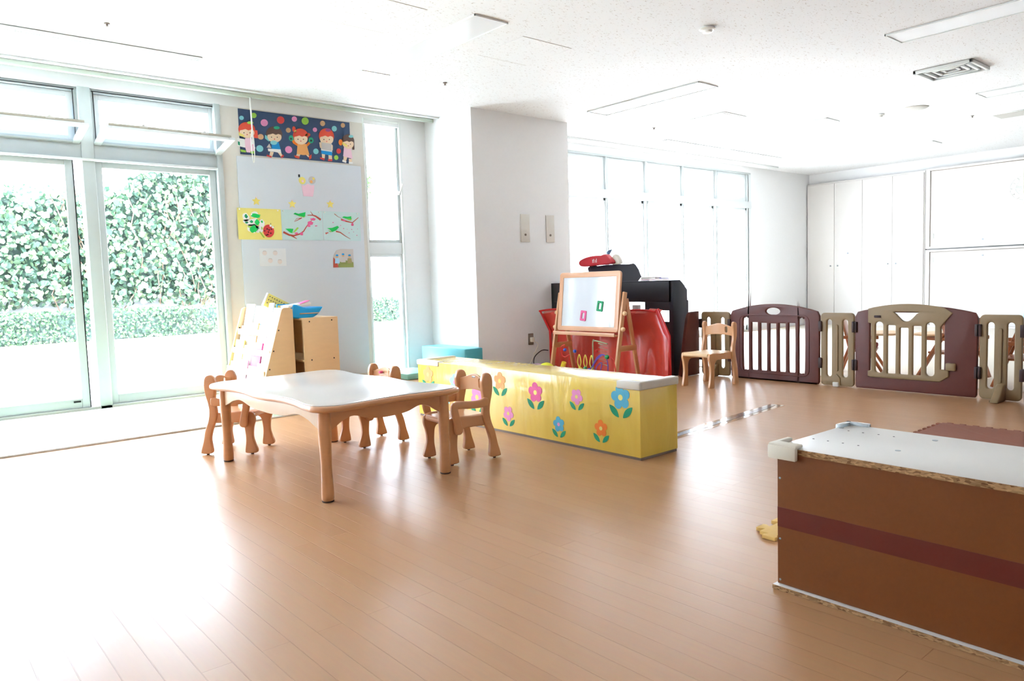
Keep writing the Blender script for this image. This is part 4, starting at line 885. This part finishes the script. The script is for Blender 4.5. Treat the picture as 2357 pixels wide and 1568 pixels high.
# ---------------- piano corner
t = thing('electric_piano', 'black upright electric piano seen from its back beside the pillar', 'piano', (5.57, 4.24, 0))
PL = 1.605
MB().box(0, .025, .02, PL, .69, .885, black_gl, .004).build('back_panel', t)
MB().plate([(0, .001), (.235, .001), (.235, .70), (.22, .70), (.22, .80), (.11, .892), (0, .892)], .05, black_gl, .004, M=basis((0, .025, 0), (1, 0, 0), (0, 0, 1), (0, -1, 0))).build('side_panel', t)
MB().plate([(0, .001), (.22, .001), (.22, .80), (.11, .892), (0, .892)], .04, black_gl, .004, M=basis((0, PL, 0), (1, 0, 0), (0, 0, 1), (0, -1, 0))).build('side_panel', t)
MB().box(.0, .13, .05, PL - .02, .875, .893, black_gl, .003).build('top', t)
MB().plate([(.13, .70), (.22, .70), (.22, .79), (.13, .875)], PL - .08, black_gl, .003, M=basis((0, PL / 2, 0), (1, 0, 0), (0, 0, 1), (0, -1, 0))).build('key_lid', t)
MB().box(.10, .12, .05, PL - .02, .10, .50, black_gl, .004).build('lower_panel', t)
MB().box(.002, .03, .03, .19, .61, .69, black_gl).box(.002, .03, .19, .33, .45, .69, black_gl).box(.002, .03, .55, PL - .05, .55, .69, black_gl).build('bracket', t)
rs = MB(); rs.plate(cat_rom([(-.34, 0), (-.335, .10), (-.365, .175), (-.20, .185), (0, .19), (.17, .185), (.27, .178), (.34, .0)], 3), .014, black_cloth, .003, M=basis((.05, .80, .885), (0, -1, 0), (.35, 0, .94), (-.94, 0, .35))); rs.build('music_rest', t)
# red bag lying on the music rest
t = thing('cloth_bag', 'red cloth bag draped over the top of the piano music rest', 'bag', (5.655, 5.24, 1.105))
rb = MB(); rb.plate(cat_rom([(-.21, -.048), (-.245, .005), (-.17, .04), (-.05, .058), (.06, .058), (.12, .065), (.17, .03), (.21, -.03), (.0, -.042)], 4), .08, red_bag, .012, M=basis((0, 0, 0), (0, -1, 0), (0, 0, 1), (-1, 0, 0)), res=4); rb.build('bag_body', t)
mk = MB()
for i, (u, w0) in enumerate(((-.045, .012), (-.03, .02), (-.008, .01), (.008, .022))): mk.box(-.0415, -.0395, -u - .006, -u, -.014, -.014 + w0 + .018, white_p)
mk.box(-.0415, -.0395, .02, .048, .012, .017, white_p); mk.build('printed_mark', t)
tag(MB().plate(cat_rom([(-.05, -.05), (-.04, .02), (0, .05), (.05, .02), (.07, -.05)], 4), .05, cream_pl, .015, M=basis((5.70, 5.04, 1.118), (0, -1, 0), (0, 0, 1), (-1, 0, 0))).build('cloth_pouch'), 'cream cloth pouch behind the red bag on the piano', 'pouch')
tag(MB().plate([(-.03, 0), (-.01, .0), (.02, .04), (.03, .055), (-.005, .05), (-.035, .03)], .02, blue_pane if False else mat('teal_ribbon', (70, 110, 140), .6), .005, M=basis((5.70, 5.12, 1.165), (0, -1, 0), (0, 0, 1), (-1, 0, 0))).build('ribbon'), 'small dark teal ribbon sticking up behind the red bag', 'ribbon')
t = thing('paper_pile', 'pile of white and pink papers on the right end of the piano', 'papers', (5.64, 4.50, .8935))
MB().box(-.05, .05, -.13, .14, .001, .012, pink_lt, .003).build('paper', t); MB().box(-.045, .05, -.04, .14, .0125, .035, white_p, .004).build('booklet', t); MB().box(-.04, .03, -.14, -.08, .0125, .024, mat('lilac', (150, 140, 210), .6), .003).build('booklet', t)
# white books seen in the openings under the keyboard
tag(box('picture_book', 5.615, 5.665, 4.70, 4.77, .502, .66, white_p, .004), 'white book standing in the opening under the piano body', 'book')
# red vinyl cover
def drape():
    mb = MB(); t_ = bmesh.new(); NU, NV = 60, 24; vs = []
    for j in range(NV + 1):
        v = j / NV; row = []
        for i in range(NU + 1):
            u = i / NU
            zt = .600 + .022 * math.sin(u * 9) + (.02 if u > .9 else 0); z = .003 + (zt - .003) * v
            yl = 5.60 + .17 * max(0, (v - .62) / .38) ** 1.0; yr = 4.085 + .0 + .13 * max(0, (v - .62) / .38)
            y = yl + (yr - yl) * u
            x = 5.32 + .022 * math.sin(u * 23 + v * 2) * (1 - v * .6) + .012 * math.sin(u * 51) * (1 - v) + .05 * (v > .99) - .03 * (1 - v)
            row.append(t_.verts.new((x, y, z)))
        vs.append(row)
    for j in range(NV):
        for i in range(NU): t_.faces.new((vs[j][i], vs[j][i + 1], vs[j + 1][i + 1], vs[j + 1][i]))
    r_ = bmesh.ops.extrude_face_region(t_, geom=t_.faces[:]); 
    for e in r_['geom']:
        if isinstance(e, bmesh.types.BMVert): e.co.x += .012
    mb.add(t_, red_vinyl); return mb
t = thing('vinyl_cover', 'creased red vinyl cover spread in front of the piano legs', 'cover')
drape().build('sheet', t, ang=60)
b_ = MB(); b_.plate([(4.07, .02), (4.115, .02), (4.125, .38), (4.235, .63), (4.20, .645), (4.075, .40)], .02, red_band, .004, M=basis((5.305, 0, 0), (0, 1, 0), (0, 0, 1), (1, 0, 0))); b_.build('side_band', t)
b_ = MB(); b_.tube([(5.31, 5.78 - 1.54 * i / 30, .605 + .022 * math.sin(i / 30 * 9)) for i in range(31)], .010, red_band, 8); b_.build('top_hem', t)
b_ = MB(); b_.plate([(5.775, .61), (5.755, .61), (5.60, .40), (5.60, .02), (5.625, .02), (5.63, .40)], .016, red_band, .003, M=basis((5.305, 0, 0), (0, 1, 0), (0, 0, 1), (1, 0, 0))); b_.build('side_band', t)
st_ = MB(); 
st_ = None
# easel
E0 = thing('easel', 'child-size beech easel with a whiteboard behind the yellow box', 'easel', (5.02, 0, 0))
ya, yb = 4.39, 5.212
tilt = Matrix.Rotation(.16, 4, 'Y')
def slat(p0, p1, w_, th, m):
    p0, p1 = Vector(p0), Vector(p1); d = (p1 - p0); L_ = d.length; z = d.normalized(); y = Vector((0, 1, 0)); x = y.cross(z).normalized()
    M = Matrix((( x.x, y.x, z.x, p0.x), (x.y, y.y, z.y, p0.y), (x.z, y.z, z.z, p0.z), (0, 0, 0, 1)))
    return MB().box(-w_ / 2, w_ / 2, -th / 2, th / 2, 0, L_, m, .004, M)
for y, s in ((ya, -1), (yb, 1)):
    o = slat((-.10, y, .001), (.055, y, .80), .045, .022, wood_h).build('front_leg', E0)
    slat((.225, y, .001), (.07, y, .74), .040, .022, wood).build('rear_leg', E0)
    MB().box(-.05, .19, y - .012, y + .012, .27, .32, wood, .004).build('cross_bar', E0)
    for z in (.61, .47): MB().sph((-.10 + .155 * z / .8, y + s * .024, z), .021, wood_lt).build('knob', o)
BMt = basis((-.015, (ya + yb) / 2, .44), (0, -1, 0), (.11, 0, .994), (-.994, 0, .11))
hb = (yb - ya) / 2 - .024
MB().plate(rrect(-hb, hb, 0, .555, .03), .024, wood_ea, .004, [rrect(-hb + .05, hb - .05, .045, .505, .006)], M=BMt).build('board_frame', E0)
wbm = mat('whiteboard', (226, 230, 236), .14, .0, coat=.6)
MB().plate(rrect(-hb + .045, hb - .045, .04, .51, .006), .012, wbm, .001, M=BMt).build('whiteboard', E0)
MB().box(-.075, -.02, ya + .02, yb - .02, .405, .420, wood_ea, .003).box(-.08, -.07, ya + .02, yb - .02, .405, .438, wood_ea, .003).build('tray', E0)
def mag(u, v, m, lab, rot):
    M = Matrix.Translation((5.02, 0, 0)) @ BMt @ Matrix.Translation((u, v, .0065)) @ Matrix.Rotation(rot, 4, 'Z')
    tag(MB().plate(rrect(-.036, .036, -.048, .048, .008), .008, m, .0015, [rrect(-.016, .016, -.027, .027, .004)], M=M @ Matrix.Translation((0, 0, .003))).build('frame_magnet'), lab, 'magnet')
mag(4.895 - 4.74, .235, green_dk, 'green rectangular ring magnet on the easel whiteboard', -.12); mag(4.895 - 4.945, .145, magenta, 'pink rectangular ring magnet on the easel whiteboard', -.1)

# toys behind the yellow box
t = thing('bead_maze', 'bead maze toy with coloured wires standing behind the yellow box', 'toy', (4.73, 4.45, 0))
MB().box(-.16, .16, -.20, .28, .001, .025, wood_lt, .006).build('base', t)
def wire(pts, m, r=.0045): MB().tube(cat_rom(pts, 6, False), r, m, 6).build('wire', t)
zz = [(0, .02, .02), (0, .02, .36), (0, .0, .385), (0, -.03, .385), (0, -.15, .365)]
wire(zz, wire_gr, .006)
MB().tube([(0, -.15 if i % 2 else -.045, .365 - .017 * i) for i in range(12)], .0045, wire_gr, 6).build('wire', t)
for k in range(3):
    yy = .20 - .075 * k - .01; wire([(0, yy + .01, .025), (.0, yy + .005, .13), (0, yy + .022, .19), (0, yy, .255), (0, yy - .020, .19), (0, yy - .003, .13), (0, yy - .012, .025)], wire_yel, .005)
for k in range(3): wire([(-.05 + k * .02, .27, .03), (-.05, .23, .11 + .01 * k), (-.04, .12, .12), (-.03, .03, .14), (-.02, -.05, .23 + .01 * k), (-.02, -.13, .27), (-.02, -.17, .18), (-.02, -.15, .03)], wire_pur)
wire([(.02, -.15, .26), (.02, -.20, .22), (.03, -.21, .12), (.03, -.20, .03)], wire_red); wire([(-.02, .0, .03), (-.02, -.03, .15), (-.02, -.10, .2), (-.02, -.07, .08), (-.02, -.12, .03)], wire_pur)
wire([(.02, .42, .28), (.02, .39, .33), (.02, .44, .31), (.02, .43, .24), (.02, .39, .22), (.02, .33, .24), (.02, .34, .17), (.02, .27, .03)], wire_red, .004)
for (y, z, m, r_) in ((.36, .292, blue_bead, .016), (.235, .285, blue_bead, .016), (.17, .125, yel_bead, .022), (.11, .14, green_bead, .018), (.06, .125, blue_bead, .02), (-.15, .255, green_bead, .02), (-.03, .30, red_bead, .014), (.12, .10, green_bead, .016), (-.07, .045, green_bead, .022), (-.11, .045, yel_bead, .018), (.04, .06, yel_bead, .022)):
    MB().sph((-.02, y - .01, z), r_, m).build('bead', t)
t = thing('toy_hammer', 'small toy with green and yellow barrel beside the yellow-green ball', 'toy', (4.72, 4.86, .001))
MB().cyl((0, .01, .02), (0, .0, .10), .03, red_bead).build('base', t); MB().cyl((0, 0, .085), (0, -.012, .125), .026, green_bead).build('barrel', t); MB().cyl((0, -.014, .125), (0, -.036, .175), .022, yel_bead).build('barrel', t)
tag(MB().sph((4.65, 4.99, .085), .085, yel_bright, n=32).build('toy_ball'), 'yellow-green ball on the floor behind the yellow box', 'ball')
t = thing('power_strip', 'white oval plastic toy box on the floor next to the pillar', 'box', (5.0, 5.44, 0))
MB().plate(cat_rom([(-.10, -.16), (.08, -.16), (.10, 0), (.08, .16), (-.10, .16), (-.12, 0)], 5), .075, white_pl, .02, M=Matrix.Translation((0, 0, .04)), res=4).build('body', t); MB().plate(cat_rom([(-.06, -.10), (.05, -.10), (.06, 0), (.05, .10), (-.06, .10)], 5), .012, pink_lt, .004, M=Matrix.Translation((0, 0, .084))).build('lid', t)
t.name = 'plastic_case'
tag(MB().tube(cat_rom([(5.27, 5.62, .20), (5.25, 5.70, .195), (5.2, 5.76, .12), (5.2, 5.74, .03), (5.2, 5.5, .008), (5.22, 5.42, .008)], 6, False), .005, black_cloth).build('black_cord'), 'thin black cord curling down beside the pillar', 'cord')

# ---------------- book rack and cabinet by the notice board
R0 = thing('book_rack', 'light plywood picture-book rack with sloping sides under the notice board', 'book rack', (2.17, 5.60, 0))
for y in (.012, .838):
    p = MB().plate([(0, .001), (.325, .001), (.325, .76), (.30, .775), (.255, .775), (.235, .765), (.225, .74)], .022, wood_lt, .004, M=basis((0, y, 0), (1, 0, 0), (0, 0, 1), (0, -1, 0))).build('side_panel', R0)
    s = MB()
    for (x, z) in ((.06, .14), (.11, .30), (.15, .44), (.20, .60), (.30, .16)): s.cyl((x, y - .0115, z), (x, y - .0125, z), .006, hole_dark, n=10)
    s.build('screw_cap', p)
rp = []
for k in range(4):
    z = .08 + .155 * k; x = .02 + .055 * k
    MB().box(x, x + .14, .024, .826, z, z + .012, wood_lt, .002).build('shelf', R0); MB().box(x - .004, x + .008, .024, .826, z, z + .05, wood_lt, .002).build('lip', R0); rp.append((x + .03, z + .013))
MB().box(.30, .312, .024, .826, .02, .74, wood_lt, .002).build('back_panel', R0)
cols = [white_p, pink_lt, white_p, white_p, yel, white_p, magenta, white_p, white_p, orange_lt, white_p, pink_m, white_p, blue_pale, white_p, white_p]
tiers = ['bottom', 'second', 'third', 'top']; pos = ['far end', 'far middle', 'near middle', 'near end']; i = 0
cn = {id(white_p): 'white', id(pink_lt): 'pale pink', id(yel): 'yellow', id(magenta): 'magenta', id(orange_lt): 'orange', id(pink_m): 'pink', id(blue_pale): 'pale blue'}
for k, (x, z) in enumerate(rp):
    for j in range(4):
        m = cols[(k * 4 + j)]; yy = .80 - .195 * j - .175; hgt = (.235, .26, .22, .25)[(j + k) % 4]; ww = (.175, .19, .165, .18)[(j * 3 + k) % 4]
        bk_ = thing('picture_book', '%s picture book on the %s tier of the rack, %s' % (cn[id(m)], tiers[k], pos[j]), 'book', (2.17 + x, 5.60 + yy, z), 0, 'picture books in the plywood rack')
        M = Matrix.Rotation(.22, 4, 'Y')
        MB().box(0, .012, 0, ww, 0, hgt, m, .002, M).build('cover', bk_); MB().box(.002, .010, .003, ww + .001, .002, hgt + .0005, white_p, 0, M).build('pages', bk_)
K0 = thing('shelf_unit', 'light plywood shelf cabinet standing behind the book rack', 'cabinet', (2.565, 5.58, 0))
k = MB(); k.box(0, .305, 0, .018, .001, .685, wood_lt, .003).build('side_panel', K0)
MB().box(0, .305, .832, .85, .001, .685, wood_lt, .003).build('side_panel', K0); MB().box(0, .305, .018, .832, .667, .685, wood_lt, .002).build('top', K0); MB().box(.0, .30, .018, .832, .33, .348, wood_lt, .002).build('shelf', K0); MB().box(.0, .30, .018, .832, .03, .048, wood_lt, .002).build('bottom', K0); MB().box(.29, .302, .018, .832, .05, .667, wood_lt).build('back_panel', K0)
s = MB()
for (x, z) in ((.055, .655), (.25, .658), (.06, .345), (.255, .345)): s.cyl((x, -.0005, z), (x, -.0015, z), .006, hole_dark, n=10)
s.build('screw_cap', K0)
t = thing('toy_tray', 'bright blue plastic tray on top of the cabinet', 'tray', (2.57, 5.63, .686))
MB().plate(cat_rom([(-.05, .0), (.12, .0), (.20, .07), (.18, .085), (.06, .08), (-.04, .11), (-.06, .06)], 4), .20, blue_tray, .012, M=basis((0, .11, 0), (1, 0, 0), (0, 0, 1), (0, -1, 0)), res=3).build('tray_body', t)
MB().box(.0, .165, .005, .011, .030, .038, tan_p, .001).build('stripe', t)
tag(MB().box(-.06, .14, .03, .19, 0, .02, white_p, .006, Matrix.Rotation(-.10, 4, 'Y')).build('paper_bag', loc=(2.54, 5.62, .775)), 'white paper bundle with pink edge lying on the blue tray', 'papers')
tag(MB().box(-.02, .07, .05, .13, .0, .004, magenta, .001, Matrix.Rotation(-.3, 4, 'Y')).build('pink_card', loc=(2.60, 5.60, .80)), 'small pink card sticking out of the paper bundle', 'card')
t = thing('activity_book', 'yellow book with rows of black dots leaning above the rack', 'book', (2.42, 5.95, .78)); M = Matrix.Rotation(math.radians(28), 4, 'Y')
MB().box(-.03, .17, -.02, .0, .0, .11, yel_star, .002, M).box(-.04, -.03, -.02, .0, .0, .11, white_p, .001, M).build('cover', t)
d = MB()
for r_ in range(3):
    for c in range(7): d.box(-.015 + c * .022, -.008 + c * .022, -.022, -.020, .085 - r_ * .028, .093 - r_ * .028, hair_p, 0, M)
d.build('printed_dots', t)
tag(MB().box(.0, .16, .0, .012, .0, .035, blue_p, .002).box(.006, .154, -.002, .0, .004, .026, yel, .001).build('picture_book', loc=(2.45, 5.80, .765)), 'blue and yellow book lying on top of the rack', 'book')

# ---------------- tape line, mats, foreground cabinet
t = thing('floor_tape', 'shiny black tape strip stuck on the floor beside the yellow box', 'tape', (3.40, 2.63, 0), math.radians(4.5))
MB().box(-.06, 1.37, -.055, .05, .0004, .0010, tan_tape).build('clear_film', t); q = [(-.02, -.03)] + [(1.34 * i / 12, -.02 + rnd.uniform(-.004, .004)) for i in range(1, 12)] + [(1.34, .0)] + [(1.34 * i / 12, .022 + rnd.uniform(-.004, .004)) for i in range(11, 0, -1)] + [(-.02, .01)]
MB().poly(q, .0012, black_tape, Matrix.Translation((0, 0, .0011))).build('black_strip', t)
def jig(x0, x1, y0, y1, pitch, depth, neck=.4, sides='LTR'):
    pts = []
    def edge(p0, p1, nrm, on):
        L_ = math.hypot(p1[0] - p0[0], p1[1] - p0[1]); n = max(1, int(L_ / pitch)); d = ((p1[0] - p0[0]) / L_, (p1[1] - p0[1]) / L_)
        pts.append(p0)
        if not on: return
        for i in range(n):
            c = (i + .5) * L_ / n; a = L_ / n * .25
            for (s, o) in ((-a * .6, 0), (-a, .6), (-a * .95, 1), (a * .95, 1), (a, .6), (a * .6, 0)):
                pts.append((p0[0] + d[0] * (c + s) + nrm[0] * o * depth, p0[1] + d[1] * (c + s) + nrm[1] * o * depth))
    edge((x0, y0), (x1, y0), (0, -1), 'B' in sides); edge((x1, y0), (x1, y1), (1, 0), 'R' in sides); edge((x1, y1), (x0, y1), (0, 1), 'T' in sides); edge((x0, y1), (x0, y0), (-1, 0), 'L' in sides)
    return pts
tag(MB().plate(jig(3.70, 4.74, .30, 1.66, .065, .022, sides='TR'), .010, brown_mat, .001, M=Matrix.Translation((0, 0, .006))).build('jigsaw_mat'), 'brown foam jigsaw mat on the floor at the right edge', 'mat')
tag(MB().plate(jig(2.315, 2.72, .99, 1.40, .10, .03, sides='TL'), .013, yel_mat, .001, M=basis((0, 0, .008), (1, 0, 0), (0, 1, 0), (0, 0, 1))).build('jigsaw_mat'), 'yellow foam jigsaw mat piece poking out behind the brown-backed cabinet', 'mat')

c0 = thing('low_cabinet', 'low white-topped cabinet with brown hardboard back in the right foreground', 'cabinet', (1.944, 1.122, 0), math.radians(-1.2))
CL = 1.9; CD = .43; CH = .424
MB().box(0, CD, -CL, 0, CH - .018, CH, ply_top, .0008).build('top', c0); MB().box(-.002, .0, -CL, 0, CH - .0175, CH - .001, CHIP).build('top_edge', c0)
MB().box(.005, .010, -CL, -.002, .016, CH - .018, HARD).build('back_panel', c0)
MB().box(.004, .0052, -CL, -.002, .186, .244, mat('brown_tape', (104, 38, 26), .35), 0).build('packing_tape', c0)
MB().box(-.010, CD, -CL, .006, .0005, .014, ply_top, .0008).box(-.0115, -.010, -CL, .006, .001, .0135, CHIP).build('bottom', c0)
MB().box(.010, CD, -.018, 0, .014, CH - .018, ply_top, .0008).build('end_panel', c0)
s = MB()
for z in (.33, .15, .028): s.sph((.004, -.010, z), .0035, steel, (.5, 1, 1), 10)
s.build('screw', c0)
s = MB()
for (x, y) in ((.33, -.05), (.33, -.095), (.335, -.14), (.335, -.185), (.155, -.03), (.155, -.075), (.155, -.12), (.155, -.165)): s.cyl((x, y, CH + .0001), (x, y, CH + .0006), .003, hole_dark, n=10)
s.build('peg_hole', c0)
s = MB()
for (x, y) in ((.36, -.29), (.165, -.27), (.36, -.012)): s.cyl((x, y, CH + .0001), (x, y, CH + .0012), .0075, steel, n=14)
s.build('screw_cover', c0)
g = MB(); g.plate([(-.016, .014), (.085, .014), (.085, -.002), (.022, -.002), (.022, -.070), (-.016, -.070)], .012, cream_pl, .005, M=Matrix.Translation((0, 0, CH + .006)), res=3)
g.box(-.018, -.003, -.070, .016, CH - .034, CH + .006, cream_pl, .004); g.box(-.016, .085, .002, .018, CH - .034, CH + .006, cream_pl, .004); g.build('corner_guard', c0)
g = MB(); g.box(CD - .07, CD + .006, -.012, .008, CH - .02, CH + .010, clear_pl, .003); g.box(CD - .012, CD + .008, -.07, .008, CH - .02, CH + .010, clear_pl, .003); g.build('corner_guard', c0)
